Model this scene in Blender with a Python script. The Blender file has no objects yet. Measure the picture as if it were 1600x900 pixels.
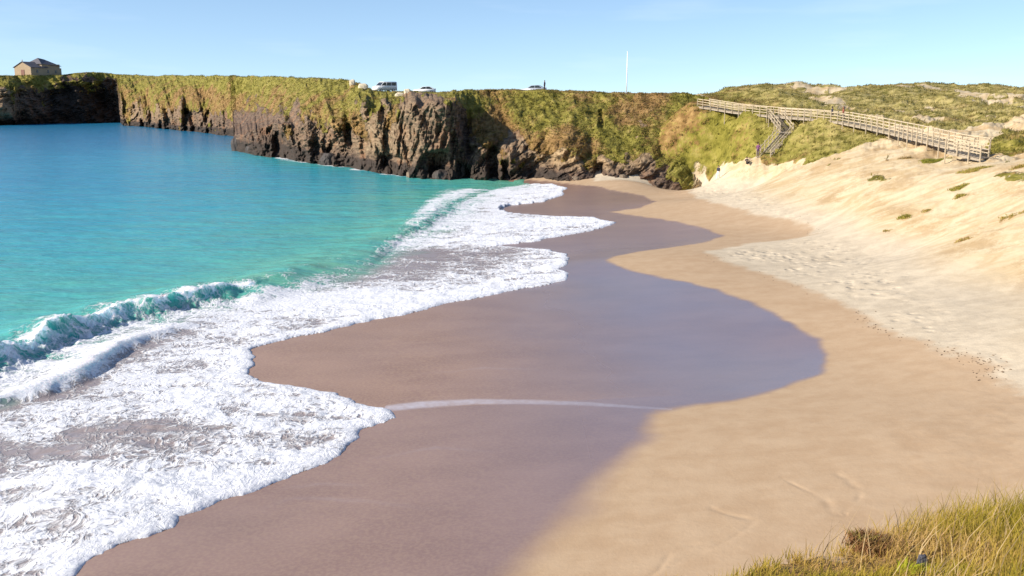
import bpy, bmesh, math, random
import numpy as np
from mathutils import Vector, Matrix

random.seed(7)
RNG = np.random.default_rng(7)
SC = bpy.context.scene
COL = SC.collection
R = math.radians

# ------------------------------------------------------------------ camera
F, CX, CY, HOR, EYE = 1537.0, 800.0, 450.0, 149.0, 13.0
PITCH = math.atan((CY - HOR) / F)
cp, sp = math.cos(PITCH), math.sin(PITCH)

def ray(px, py):
    cx, cy = (px - CX) / F, (CY - py) / F
    return cx, cp + cy * sp, -sp + cy * cp

def at_z(px, py, z):
    dx, dy, dz = ray(px, py)
    s = (z - EYE) / dz
    return np.array([dx * s, dy * s, z])

def at_y(px, py, Y):
    dx, dy, dz = ray(px, py)
    s = Y / dy
    return np.array([dx * s, Y, EYE + dz * s])

# ------------------------------------------------------------------ noise
def _h(ix, iy, iz, seed):
    h = (ix * 374761393 + iy * 668265263 + iz * 2147483647 + seed * 974711) & 0xFFFFFFFF
    h = ((h ^ (h >> 13)) * 1274126177) & 0xFFFFFFFF
    h = ((h ^ (h >> 16)) * 2246822519) & 0xFFFFFFFF
    return (h ^ (h >> 15)) & 0xFFFF

def perlin2(x, y, seed=0):
    xi, yi = np.floor(x).astype(np.int64), np.floor(y).astype(np.int64)
    xf, yf = x - xi, y - yi
    u = xf * xf * xf * (xf * (xf * 6 - 15) + 10)
    v = yf * yf * yf * (yf * (yf * 6 - 15) + 10)
    def g(ax, ay):
        a = _h(xi + ax, yi + ay, 0, seed) * (2 * math.pi / 65536.0)
        return np.cos(a) * (xf - ax) + np.sin(a) * (yf - ay)
    a = g(0, 0); b = g(1, 0); c = g(0, 1); d = g(1, 1)
    return 1.5 * ((a + u * (b - a)) * (1 - v) + (c + u * (d - c)) * v)

def fbm2(x, y, seed=0, octv=4, gain=.5):
    s = 0.0; a = 1.0; f = 1.0; t = 0
    for i in range(octv):
        s = s + a * perlin2(x * f + 17.3 * i, y * f - 9.1 * i, seed + i); t += a
        a *= gain; f *= 2.03
    return s / t

def ridge2(x, y, seed=0, octv=4, gain=.55):
    s = 0.0; a = 1.0; f = 1.0; t = 0
    for i in range(octv):
        s = s + a * (1 - np.abs(perlin2(x * f + 5.7 * i, y * f + 3.1 * i, seed + i)) * 1.6); t += a
        a *= gain; f *= 2.1
    return s / t

def sstep(a, b, x):
    t = np.clip((x - a) / (b - a), 0, 1)
    return t * t * (3 - 2 * t)

# ------------------------------------------------------------------ mesh helpers
def np_mesh(name, V, quads, mat, attrs=None, smooth=True, mat_idx=None, mats=None, parent=None):
    me = bpy.data.meshes.new(name)
    V = np.asarray(V, dtype=np.float32); quads = np.asarray(quads, dtype=np.int32)
    n, k = quads.shape
    me.vertices.add(len(V)); me.vertices.foreach_set('co', V.ravel())
    me.loops.add(n * k); me.loops.foreach_set('vertex_index', quads.ravel())
    me.polygons.add(n)
    me.polygons.foreach_set('loop_start', np.arange(0, n * k, k, dtype=np.int32))
    me.polygons.foreach_set('use_smooth', np.full(n, smooth, dtype=bool))
    for an, av in (attrs or {}).items():
        a = me.attributes.new(an, 'FLOAT', 'POINT')
        a.data.foreach_set('value', np.asarray(av, dtype=np.float32).ravel())
    me.update(calc_edges=True); me.validate()
    me.materials.append(mat)
    o = bpy.data.objects.new(name, me); COL.objects.link(o)
    if parent: o.parent = parent
    return o

def grid_quads(nr, nc):
    i = np.arange(nr * nc).reshape(nr, nc)
    return np.stack([i[:-1, :-1], i[:-1, 1:], i[1:, 1:], i[1:, :-1]], -1).reshape(-1, 4)

def tag(o, label=None, cat=None, group=None, kind=None):
    if label: o['label'] = label
    if cat: o['category'] = cat
    if group: o['group'] = group
    if kind: o['kind'] = kind
    return o

def empty(name, loc, rz=0.0):
    o = bpy.data.objects.new(name, None); COL.objects.link(o)
    o.location = loc; o.rotation_euler = (0, 0, rz); o.empty_display_size = .3
    return o

class MB:
    """collects simple solids into one mesh"""
    def __init__(s): s.bm = bmesh.new()
    def hexa(s, p8):
        v = [s.bm.verts.new(p) for p in p8]
        for f in ((0, 3, 2, 1), (4, 5, 6, 7), (0, 1, 5, 4), (1, 2, 6, 5), (2, 3, 7, 6), (3, 0, 4, 7)):
            s.bm.faces.new([v[i] for i in f])
    def box(s, x0, x1, y0, y1, z0, z1):
        s.hexa([(x0, y0, z0), (x1, y0, z0), (x1, y1, z0), (x0, y1, z0), (x0, y0, z1), (x1, y0, z1), (x1, y1, z1), (x0, y1, z1)])
    def bar(s, a, b, w, h, up=(0, 0, 1)):
        a, b = Vector(a), Vector(b); d = (b - a).normalized(); u = Vector(up)
        sd = d.cross(u)
        if sd.length < 1e-4: sd = d.cross(Vector((1, 0, 0)))
        sd.normalize(); u = sd.cross(d).normalized()
        q = []
        for p in (a, b):
            q += [p - sd * w / 2 - u * h / 2, p + sd * w / 2 - u * h / 2, p + sd * w / 2 + u * h / 2, p - sd * w / 2 + u * h / 2]
        s.hexa(q)
    def tube(s, pts, rad, n=10):
        rings = []
        for i, p in enumerate(pts):
            p = Vector(p); r = rad[i] if hasattr(rad, '__len__') else rad
            d = (Vector(pts[min(i + 1, len(pts) - 1)]) - Vector(pts[max(i - 1, 0)])).normalized()
            a = d.orthogonal().normalized(); b = d.cross(a)
            rings.append([s.bm.verts.new(p + a * math.cos(t) * r + b * math.sin(t) * r) for t in [2 * math.pi * k / n for k in range(n)]])
        for r0, r1 in zip(rings, rings[1:]):
            for k in range(n): s.bm.faces.new((r0[k], r0[(k + 1) % n], r1[(k + 1) % n], r1[k]))
        s.bm.faces.new(rings[0][::-1]); s.bm.faces.new(rings[-1])
    def poly(s, pts): s.bm.faces.new([s.bm.verts.new(p) for p in pts])
    def prism(s, pts2, y0, y1):
        """profile in x,z extruded along y"""
        a = [s.bm.verts.new((x, y0, z)) for x, z in pts2]; b = [s.bm.verts.new((x, y1, z)) for x, z in pts2]
        n = len(pts2); s.bm.faces.new(a); s.bm.faces.new(b[::-1])
        for i in range(n): s.bm.faces.new((a[i], b[i], b[(i + 1) % n], a[(i + 1) % n]))
    def build(s, name, mat, parent=None, bevel=0.0, smooth=False, seg=2):
        bmesh.ops.recalc_face_normals(s.bm, faces=s.bm.faces[:])
        if bevel > 0:
            bmesh.ops.bevel(s.bm, geom=[e for e in s.bm.edges if e.calc_face_angle(0) > .5], offset=bevel, segments=seg, affect='EDGES', clamp_overlap=True)
        me = bpy.data.meshes.new(name); s.bm.to_mesh(me); s.bm.free()
        if smooth:
            for p in me.polygons: p.use_smooth = True
        me.materials.append(mat)
        o = bpy.data.objects.new(name, me); COL.objects.link(o)
        if parent: o.parent = parent
        return o

# ------------------------------------------------------------------ materials
class NT:
    def __init__(s, name):
        s.m = bpy.data.materials.new(name); s.m.use_nodes = True
        s.t = s.m.node_tree; s.n = s.t.nodes; s.l = s.t.links
        s.n.clear()
        s.out = s.n.new('ShaderNodeOutputMaterial')
        s.p = s.n.new('ShaderNodeBsdfPrincipled'); s.l.new(s.p.outputs[0], s.out.inputs[0])
        s.pos = s.n.new('ShaderNodeNewGeometry').outputs['Position']
    def put(s, sock, v):
        if hasattr(v, 'is_output'): s.l.new(v, sock)
        else: sock.default_value = (*v, 1) if (hasattr(v, '__len__') and len(v) == 3 and sock.type == 'RGBA') else v
    def attr(s, name):
        a = s.n.new('ShaderNodeAttribute'); a.attribute_name = name; return a.outputs['Fac']
    def map(s, scale=(1, 1, 1), rot=(0, 0, 0), src=None):
        m = s.n.new('ShaderNodeMapping'); m.inputs['Scale'].default_value = scale; m.inputs['Rotation'].default_value = rot
        s.l.new(src or s.pos, m.inputs['Vector']); return m.outputs[0]
    def noise(s, scale, detail=4, rough=.55, vec=None, dist=0.0):
        n = s.n.new('ShaderNodeTexNoise'); n.inputs['Scale'].default_value = scale; n.inputs['Detail'].default_value = detail
        n.inputs['Roughness'].default_value = rough; n.inputs['Distortion'].default_value = dist
        s.l.new(vec or s.pos, n.inputs['Vector']); return n.outputs['Fac']
    def voro(s, scale, feature='F1', vec=None, rand=1.0):
        n = s.n.new('ShaderNodeTexVoronoi'); n.feature = feature; n.inputs['Scale'].default_value = scale
        n.inputs['Randomness'].default_value = rand
        s.l.new(vec or s.pos, n.inputs['Vector']); return n.outputs['Distance']
    def math(s, op, a, b=0.0, c=None, clamp=False):
        n = s.n.new('ShaderNodeMath'); n.operation = op; n.use_clamp = clamp
        s.put(n.inputs[0], a); s.put(n.inputs[1], b)
        if c is not None: s.put(n.inputs[2], c)
        return n.outputs[0]
    def ss(s, x, a, b, lo=0.0, hi=1.0):
        n = s.n.new('ShaderNodeMapRange'); n.interpolation_type = 'SMOOTHSTEP'
        s.put(n.inputs['Value'], x); s.put(n.inputs['From Min'], a); s.put(n.inputs['From Max'], b)
        n.inputs['To Min'].default_value = lo; n.inputs['To Max'].default_value = hi
        return n.outputs[0]
    def lin(s, x, a, b, lo=0.0, hi=1.0):
        n = s.n.new('ShaderNodeMapRange')
        s.put(n.inputs['Value'], x); n.inputs['From Min'].default_value = a; n.inputs['From Max'].default_value = b
        n.inputs['To Min'].default_value = lo; n.inputs['To Max'].default_value = hi
        return n.outputs[0]
    def mix(s, f, a, b, mode='MIX'):
        n = s.n.new('ShaderNodeMix'); n.data_type = 'RGBA'; n.blend_type = mode
        s.put(n.inputs[0], f); s.put(n.inputs[6], a); s.put(n.inputs[7], b); return n.outputs[2]
    def ramp(s, f, stops):
        n = s.n.new('ShaderNodeValToRGB'); e = n.color_ramp.elements
        while len(e) < len(stops): e.new(.5)
        for el, (p, c) in zip(e, stops): el.position = p; el.color = (*c, 1)
        s.put(n.inputs[0], f); return n.outputs[0]
    def bump(s, h, strength=.5, dist=.1, prev=None):
        n = s.n.new('ShaderNodeBump'); s.put(n.inputs['Strength'], strength); n.inputs['Distance'].default_value = dist
        s.l.new(h, n.inputs['Height'])
        if prev: s.l.new(prev, n.inputs['Normal'])
        return n.outputs[0]
    def set(s, **k):
        for a, v in k.items(): s.put(s.p.inputs[a.replace('_', ' ')], v)
        return s.m

def plain(name, col, rough=.6, var=.12, scale=6.0, metal=0.0, spec=.5, bump=0.0):
    t = NT(name)
    n = t.noise(scale, 4)
    c = t.mix(n, tuple(x * (1 - var * 2) for x in col), tuple(min(1, x * (1 + var * 2)) for x in col))
    t.set(Base_Color=c, Roughness=rough, Metallic=metal)
    t.p.inputs['Specular IOR Level'].default_value = spec
    if bump: t.set(Normal=t.bump(t.noise(scale * 4, 5), bump, .02))
    return t.m

def veg_color(t, far=True):
    """mottled heath: yellow green, olive, bracken brown, straw"""
    n1 = t.noise(.11, 5, .6); n2 = t.noise(.6, 5, .65); n3 = t.noise(2.2, 4, .7)
    g = t.ramp(n2, [(.28, (.060, .056, .012)), (.42, (.145, .130, .022)), (.56, (.225, .195, .040)), (.75, (.34, .275, .090))])
    b = t.ramp(n2, [(.30, (.080, .046, .018)), (.48, (.215, .125, .046)), (.72, (.38, .245, .10))])
    f = t.ss(t.math('SUBTRACT', t.math('ADD', n1, t.math('MULTIPLY', t.math('SUBTRACT', n3, .5), .5)), t.math('MULTIPLY', t.attr('green'), .22)), .41, .55)
    return t.mix(t.math('MULTIPLY', t.attr('straw'), t.ss(n2, .3, .6)), t.mix(f, g, b), (.45, .36, .16)), n2, n3

SUN_DIR = Vector((-.93, -.30, 0)).normalized()
SUN_EL = R(28)

def M_ground():
    t = NT('sand and dune ground')
    wet, pale, veg, film, gloss, foot = [t.attr(a) for a in ('wet', 'pale', 'veg', 'film', 'gloss', 'foot')]
    n_big = t.noise(.12, 5); n_mid = t.noise(1.1, 6, .6); n_fin = t.noise(9, 4, .6)
    st = t.noise(.35, 7, .68, t.map((.6, 1.15, 1), (0, 0, R(-25))), 1.0)
    mott = t.math('ADD', t.math('MULTIPLY', n_mid, .5), t.math('MULTIPLY', st, .5))
    damp = t.mix(t.ss(mott, .34, .66), (.385, .265, .165), (.440, .318, .208))
    dry = t.mix(t.ss(mott, .36, .64), (.44, .365, .270), (.555, .465, .345))
    dune = t.mix(t.ss(st, .36, .62), (.46, .34, .195), (.56, .455, .30))
    dmask = t.attr('dune')
    dune = t.mix(t.math('MULTIPLY', t.ss(t.math('ADD', t.noise(.22, 7, .72), t.math('MULTIPLY', n_fin, .25)), .62, .76), .6), dune, (.33, .21, .10))
    dry = t.mix(dmask, dry, dune)
    dry = t.mix(t.math('MULTIPLY', t.ss(t.math('ADD', n_fin, t.math('MULTIPLY', n_big, .4)), .84, .98), .25), dry, (.27, .185, .11))
    c = t.mix(pale, damp, dry)
    wn = t.noise(.35, 5, .6, t.map((.7, 1.2, 1), (0, 0, R(20))))
    wetc = t.mix(t.ss(wn, .30, .70), (.245, .142, .102), (.300, .182, .132))
    grain = t.ss(n_fin, .35, .68)
    wetc = t.mix(t.math('MULTIPLY', grain, t.lin(gloss, 0, 1, .55, .10)), wetc, (.40, .27, .17))
    wetc = t.mix(gloss, wetc, t.mix(1.0, wetc, (.68, .66, .78), 'MULTIPLY'))
    c = t.mix(wet, c, wetc)
    ln = t.ss(t.noise(2.6, 5, .6), .3, .7, .55, 1.0)
    c = t.mix(t.math('MULTIPLY', t.math('MULTIPLY', film, ln), .8), c, (.50, .47, .52))
    vc, v2, v3 = veg_color(t)
    vm = t.ss(t.math('ADD', veg, t.math('MULTIPLY', t.math('SUBTRACT', t.noise(.55, 6, .7), .5), .9)), .42, .58)
    c = t.mix(vm, c, vc)
    r = t.mix(wet, (.92,) * 3, t.mix(gloss, (.52,) * 3, (.24,) * 3))
    rr = t.n.new('ShaderNodeSeparateColor'); t.l.new(r, rr.inputs[0])
    t.set(Base_Color=c, Roughness=rr.outputs[0])
    t.p.inputs['IOR'].default_value = 1.36
    t.put(t.p.inputs['Specular IOR Level'], t.lin(wet, 0, 1, .12, .8))
    t.put(t.p.inputs['Coat Weight'], t.math('MULTIPLY', wet, t.lin(gloss, 0, 1, .15, 1.0))); t.p.inputs['Coat IOR'].default_value = 2.1; t.put(t.p.inputs['Coat Roughness'], t.lin(gloss, 0, 1, .40, .18))
    dryf = t.math('SUBTRACT', 1.0, wet)
    fp = t.voro(1.5, 'SMOOTH_F1', t.map((1, 1, 0)))
    fpm = t.math('MULTIPLY', t.ss(fp, .1, .42), foot)
    h = t.math('ADD', t.math('MULTIPLY', n_mid, .6), t.math('MULTIPLY', n_fin, .18))
    h = t.math('ADD', h, t.math('MULTIPLY', fpm, .9))
    h = t.math('ADD', h, t.math('MULTIPLY', t.math('MULTIPLY', vm, v3), 3.0))
    nb = t.bump(h, t.math('MULTIPLY', t.lin(dryf, 0, 1, .06, .75), t.lin(t.math('MAXIMUM', pale, vm), 0, 1, .5, 1)), .10)
    t.set(Normal=nb)
    return t.m

def M_headland():
    t = NT('headland rock and heath')
    veg = t.attr('veg'); low = t.attr('low'); palea = t.attr('palea'); sandm = t.attr('sandm')
    vs = t.map((.55, .55, .55), (R(10), R(38), R(15)))
    strata = t.noise(1.1, 8, .68, t.map((.35, .35, 2.2), (0, R(-36), 0)))
    n1 = t.noise(.25, 6, .62); n2 = t.noise(1.6, 6, .7)
    rk = t.math('ADD', t.math('MULTIPLY', strata, .6), t.math('MULTIPLY', n2, .4))
    rock = t.ramp(rk, [(.35, (.014, .010, .010)), (.45, (.062, .042, .034)), (.55, (.150, .102, .070)), (.68, (.31, .23, .15))])
    rock = t.mix(t.math('MULTIPLY', t.ss(n1, .5, .66), .55), rock, (.235, .115, .060))
    pale = t.ramp(rk, [(.32, (.13, .080, .045)), (.5, (.37, .255, .140)), (.7, (.55, .42, .26))])
    rock = t.mix(palea, rock, pale)
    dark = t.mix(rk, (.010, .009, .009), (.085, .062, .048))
    wet_shade = t.ss(t.math('ADD', low, t.math('MULTIPLY', t.math('SUBTRACT', n2, .5), .9)), .35, .65)
    rock = t.mix(wet_shade, rock, dark)  # dark tone: wet foot rock, plus painted shade in the cove and gully
    vc, v2, v3 = veg_color(t)
    k = t.math('ADD', t.math('MULTIPLY', t.math('SUBTRACT', n2, .5), 1.3), t.math('MULTIPLY', t.math('SUBTRACT', n1, .5), 1.0))
    vm = t.ss(t.math('ADD', veg, k), .42, .58)
    c = t.mix(vm, rock, vc)
    c = t.mix(t.ss(t.math('ADD', sandm, t.math('MULTIPLY', k, .5)), .45, .6), c, (.55, .43, .27))
    t.set(Base_Color=c, Roughness=.9)
    t.p.inputs['Specular IOR Level'].default_value = .2
    h = t.math('ADD', rk, t.math('MULTIPLY', t.math('MULTIPLY', vm, v3), .8))
    t.set(Normal=t.bump(h, .9, .55))
    return t.m

def M_water():
    t = NT('sea water with foam')
    foam, deep, thin, lift = [t.attr(a) for a in ('foam', 'deep', 'thin', 'lift')]
    swell = t.noise(.10, 5, .6, t.map((.8, 2.0, 1), (0, 0, R(-18))))
    d2 = t.math('ADD', deep, t.math('MULTIPLY', t.math('SUBTRACT', t.math('ADD', t.math('MULTIPLY', swell, .6), t.math('MULTIPLY', t.noise(.6, 6, .65, t.map((.6, 2.2, 1), (0, 0, R(-18)))), .4)), .5), .75))
    body = t.ramp(d2, [(.0, (.14, .36, .24)), (.17, (.085, .375, .315)), (.40, (.036, .305, .365)), (.66, (.022, .225, .355)), (1.0, (.014, .140, .280))])
    wn = t.noise(.8, 5, .65)
    shallow = t.mix(wn, (.26, .20, .185), (.32, .28, .28))
    body = t.mix(thin, body, shallow)
    # foam lace: stretched along the flow, warped cells
    warp = t.n.new('ShaderNodeTexNoise'); warp.inputs['Scale'].default_value = .7; warp.inputs['Detail'].default_value = 3
    t.l.new(t.pos, warp.inputs['Vector'])
    add = t.n.new('ShaderNodeVectorMath'); add.operation = 'MULTIPLY_ADD'
    t.l.new(warp.outputs['Color'], add.inputs[0]); add.inputs[1].default_value = (1.5, 1.5, 0); t.l.new(t.pos, add.inputs[2])
    fl = t.map((1.25, .9, 0), (0, 0, R(-28)), add.outputs[0])
    cell = t.voro(1.6, 'DISTANCE_TO_EDGE', fl); cell2 = t.voro(4.2, 'DISTANCE_TO_EDGE', fl)
    lace = t.math('SUBTRACT', 1.0, t.ss(cell, .0, .26)); lace2 = t.math('SUBTRACT', 1.0, t.ss(cell2, .0, .30))
    cl = t.noise(.75, 8, .68, fl); fine = t.noise(5.0, 6, .7, fl)
    big = t.noise(.28, 4, .6, t.map((1.0, 2.4, 0), (0, 0, R(8)), add.outputs[0]))
    s = t.math('ADD', t.math('MULTIPLY', lace, .26), t.math('MULTIPLY', lace2, .22))
    s = t.math('ADD', s, t.math('MULTIPLY', t.math('SUBTRACT', big, .5), 1.5))
    s = t.math('ADD', s, t.math('MULTIPLY', t.math('SUBTRACT', cl, .5), 1.25))
    s = t.math('ADD', s, t.math('MULTIPLY', t.math('SUBTRACT', fine, .5), .85))
    fm = t.ss(t.math('ADD', foam, s), .38, .92)
    fm = t.math('MULTIPLY', fm, t.ss(foam, .02, .10))
    fcol = t.mix(t.ss(fine, .3, .65), (.56, .57, .64), (.82, .82, .83))  # foam itself is white; the blue-grey is sky-lit shade put into its colour
    c = t.mix(fm, body, fcol)
    rr = t.math('ADD', t.lin(fm, 0, 1, .20, .8), 0.0)
    t.set(Base_Color=c, Roughness=rr)
    t.p.inputs['IOR'].default_value = 1.33
    t.put(t.p.inputs['Specular IOR Level'], t.lin(fm, 0, 1, .32, .15))
    w1 = t.noise(.55, 5, .6, t.map((.7, 1.7, 1), (0, 0, R(-20)))); w2 = t.noise(2.6, 4, .6, t.map((.8, 1.5, 1), (0, 0, R(-10))))
    w3 = t.noise(.17, 3, .5, t.map((.6, 1.9, 1), (0, 0, R(-24))))
    hw = t.math('ADD', t.math('ADD', t.math('MULTIPLY', w1, .7), t.math('MULTIPLY', w2, .14)), t.math('MULTIPLY', w3, 1.4))
    b1 = t.bump(hw, t.lin(thin, 0, 1, .95, .15), .45)
    fh = t.math('MULTIPLY', fm, t.math('ADD', t.math('MULTIPLY', cl, .9), t.math('MULTIPLY', fine, .5)))
    b2 = t.bump(fh, .85, .16, b1)
    t.set(Normal=b2)
    t.p.subsurface_method = 'BURLEY'
    t.put(t.p.inputs['Subsurface Weight'], t.math('MULTIPLY', lift, .85)); t.p.inputs['Subsurface Radius'].default_value = (.55, 1.1, 1.15); t.p.inputs['Subsurface Scale'].default_value = 1.0
    return t.m

def M_blade(name, stops, trans=.3):
    t = NT(name)
    f = t.attr('tint')
    c = t.ramp(f, stops)
    t.set(Base_Color=c, Roughness=.6)
    t.p.inputs['Specular IOR Level'].default_value = .2
    tr = t.n.new('ShaderNodeBsdfTranslucent'); t.l.new(c, tr.inputs['Color'])
    ms = t.n.new('ShaderNodeMixShader'); ms.inputs[0].default_value = trans
    t.l.new(t.p.outputs[0], ms.inputs[1]); t.l.new(tr.outputs[0], ms.inputs[2]); t.l.new(ms.outputs[0], t.out.inputs[0])
    return t.m

# ------------------------------------------------------------------ ground control points
def slope_pt(px, py):                       # on the dune slope that climbs to the right
    dx, dy, dz = ray(px, py); k = -dz / dy; tx = dx / dy
    Y = 20.5 / (k + .38 * tx)
    return at_y(px, py, Y)

G = []
for px, py, z in [(110, 900, .15), (350, 780, .2), (620, 650, .25), (400, 590, .1), (400, 545, .1), (640, 490, .2), (880, 440, .3), (880, 400, .3),
                  (960, 350, .4), (830, 375, .25), (1000, 330, .6), (900, 290, .4), (780, 281, .0),
                  (0, 800, -.1), (0, 650, -.3), (200, 600, -.3), (300, 520, -.3), (500, 440, -.3), (650, 360, -.2), (750, 310, -.2),
                  (0, 520, -.9), (200, 450, -1), (400, 410, -1), (560, 360, -1), (700, 300, -.8), (0, 400, -2), (300, 330, -2.5), (500, 290, -2.2), (640, 281, -1.2),
                  (0, 300, -4), (0, 230, -6), (300, 230, -6), (-300, 400, -3), (-300, 700, -1.5), (-300, 250, -5), (-200, 900, -1.0),
                  (830, 900, .75), (600, 900, .5), (960, 760, .85), (1030, 650, .85), (1293, 550, 1.1), (1100, 445, 1.0), (940, 405, .65), (1130, 368, 1.0), (1030, 315, .9),
                  (1100, 900, 1.2), (1300, 740, 1.5), (1500, 680, 2.0), (1600, 610, 2.2), (1360, 500, 1.6), (1100, 400, 1.15), (1270, 360, 1.7), (1000, 285, 1.1), (1100, 290, 1.6),
                  (1180, 290, 2.2), (1260, 350, 1.9), (1390, 395, 2.1), (1500, 470, 2.3), (1600, 535, 2.6), (1800, 660, 3.0), (1100, 270, 1.9), (1150, 268, 3.0)]:
    G.append(at_z(px, py, z))
for px, py in [(1600, 450), (1600, 300), (1700, 400), (1500, 380), (1500, 300), (1400, 330), (1400, 262), (1300, 290), (1560, 262), (1900, 450), (1900, 300), (1340, 235), (1240, 258), (1750, 260)]:
    G.append(slope_pt(px, py))
WALK = [(1099, 166, 151), (1107, 167.3, 149.6), (1152, 174.5, 145), (1215, 181, 138), (1265, 184.5, 131), (1320, 190, 124), (1366, 199, 117), (1412, 209, 110), (1452, 218.5, 102), (1490, 228, 96), (1534, 234.5, 93)]
WP = [at_y(*w) for w in WALK]
for i, w in enumerate(WP):
    d = [.15, .35, 1.0, .9, .25, .2, .25, .75, .8, .9, .8][i]
    G.append(w - np.array([0, 0, d]))
for i in (1, 2, 3, 4, 5):
    w = WP[i]; q = w * [(w[1] - 2.6) / w[1], (w[1] - 2.6) / w[1], 1]; G.append(q - [0, 0, [0, .9, 1.3, 1.2, .6, .6][i]])
for px, py, Y in [(1150, 225, 139), (1095, 158, 162), (1130, 158, 162), (1080, 149.5, 168), (1110, 150, 168), (1180, 150, 160), (1150, 139, 182), (1210, 134, 186), (1262, 141, 188), (1300, 144, 192), (1385, 135, 186),
                  (1470, 142, 190), (1550, 134, 180), (1600, 138, 178), (1700, 134, 170), (1850, 130, 160), (1300, 165, 150), (1240, 160, 150), (1400, 172, 140), (1500, 182, 126), (1600, 205, 108),
                  (1620, 245, 86), (1750, 230, 80), (1192, 248, 124), (1180, 252, 124), (1225, 214, 131)]:
    G.append(at_y(px, py, Y))
for p in [(-5, 190, 3), (14, 168, 5), (22, 160, 7), (5, 165, 3), (20, 185, 8), (-60, 260, -3), (-30, 200, 0), (-140, 380, -6), (-200, 500, -6),
          (0, 5, 1.4), (0, -12, 1.6), (10, 12, 2.2), (20, 20, 4.0), (14, 26, 2.2), (28, 10, 6), (45, 30, 11), (60, 60, 13), (80, 100, 14), (-15, 5, .3), (-30, 10, -.6), (-60, 0, -2),
          (60, 220, 11.5), (30, 215, 11), (100, 220, 12), (100, 160, 13), (45, 230, 11), (0, 225, 8)]:
    G.append(np.array(p, float))
G = np.array(G)
def rbf_fit(P, c=3.0, lam=.02):
    d = np.sqrt(((P[:, None, :2] - P[None, :, :2]) ** 2).sum(-1) + c * c)
    n = len(P)
    A = np.zeros((n + 3, n + 3)); A[:n, :n] = -d + lam * np.eye(n) * -1
    A[:n, n] = 1; A[:n, n + 1:n + 3] = P[:, :2]; A[n, :n] = 1; A[n + 1:n + 3, :n] = P[:, :2].T
    b = np.zeros(n + 3); b[:n] = P[:, 2]
    return np.linalg.solve(A, b)
W = rbf_fit(G)
def rbf(x, y, c=3.0):
    x = np.asarray(x, float); y = np.asarray(y, float)
    n = len(G); r = W[n] + W[n + 1] * x + W[n + 2] * y
    for i in range(n):
        r = r - W[i] * np.sqrt((x - G[i, 0]) ** 2 + (y - G[i, 1]) ** 2 + c * c)
    return r

def mound(x, y):                              # the grassy dune the viewer stands on
    yc = np.where(x > 2.5, 9 + (x - 2.5) * .555, 9 - (2.5 - x) * 1.2)
    yc = np.clip(yc, .8, 14)
    pl = lambda yy: 11.4 - .367 * np.maximum(yy, -3) + .121 * np.clip(x, -6, 12)
    over = np.maximum(y - yc, 0)
    z = pl(np.minimum(y, yc)) - .80 * over - .05 * over ** 2 * np.exp(-over)
    z = z - .9 * np.maximum(-x - 1.5, 0)
    return z

def ground_base(x, y):
    x = np.asarray(x, float); y = np.asarray(y, float)
    z = rbf(x, y)
    far = sstep(205, 300, y)
    zf = np.where(x > 10, 11.0, -6.0) * sstep(-40, 40, np.abs(x - 10)) + 0
    zf = -6 + 16 * sstep(0, 40, x)
    z = z * (1 - far) + zf * far
    z = np.clip(z, -7, 17)
    m = mound(x, y)
    k = .5
    hmax = np.maximum(z, m); dif = np.abs(z - m)
    return hmax + k * .25 * np.maximum(0, 1 - dif / (2 * k)) ** 2

def resample(pts, step):
    pts = np.array(pts); d = np.concatenate([[0], np.cumsum(np.linalg.norm(np.diff(pts, axis=0), axis=1))])
    n = max(2, int(round(d[-1] / step)) + 1); s = np.linspace(0, d[-1], n)
    return np.stack([np.interp(s, d, pts[:, k]) for k in range(3)], 1)
def pg(px, py, it=10, z0=.6):                 # pixel -> point on the bare ground
    z = z0
    for _ in range(it):
        p = at_z(px, py, z); z = .5 * z + .5 * float(ground_base(p[0], p[1])) if _ else float(ground_base(p[0], p[1]))
        z = min(z, 6)
    return at_z(px, py, z)

def sd_poly(x, y, poly):
    """signed distance, + inside"""
    poly = np.asarray(poly)[:, :2]
    d = np.full(x.shape, 1e18); ins = np.zeros(x.shape, bool)
    for a, b in zip(poly, np.roll(poly, -1, 0)):
        ex, ey = b - a; wx, wy = x - a[0], y - a[1]
        t = np.clip((wx * ex + wy * ey) / (ex * ex + ey * ey + 1e-12), 0, 1)
        d = np.minimum(d, (wx - ex * t) ** 2 + (wy - ey * t) ** 2)
        c = (a[1] > y) != (b[1] > y)
        if abs(ey) > 1e-12: ins ^= c & (wx < ex * wy / ey)
    return np.sqrt(d) * np.where(ins, 1, -1)

def line_d(x, y, pts, vals):
    """distance to a polyline, signed + to its right-hand side, and vals interpolated along it"""
    best = np.full(x.shape, 1e18); sg = np.zeros(x.shape); val = np.zeros(x.shape)
    for i in range(len(pts) - 1):
        a, b = pts[i][:2], pts[i + 1][:2]; ex, ey = b - a
        wx, wy = x - a[0], y - a[1]
        t = np.clip((wx * ex + wy * ey) / (ex * ex + ey * ey + 1e-12), 0, 1)
        d = (wx - ex * t) ** 2 + (wy - ey * t) ** 2
        s = np.sign(wx * ey - wy * ex)
        m = d < best
        best = np.where(m, d, best); sg = np.where(m, s, sg); val = np.where(m, vals[i] + (vals[i + 1] - vals[i]) * t, val)
    return np.sqrt(best) * sg, val

# ------------------------------------------------------------------ ground + water grid
tmax = .60
tc = np.concatenate([np.linspace(-2.2, -tmax, 70)[:-1], np.linspace(-tmax, tmax, 1300), np.linspace(tmax, 2.2, 70)[1:]])
rows = [np.arange(-10, 19, .16)]
inv = np.linspace(1 / 19.0, 1 / 330.0, 760); rows.append(1 / inv)
rows.append(np.array([345, 365, 390, 420, 460, 520, 600, 720, 900, 1200, 1700, 2600, 4500, 8000.]))
yr = np.concatenate(rows)
BACK = 12.0
Yg, Tg = np.meshgrid(yr, tc, indexing='ij')
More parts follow.
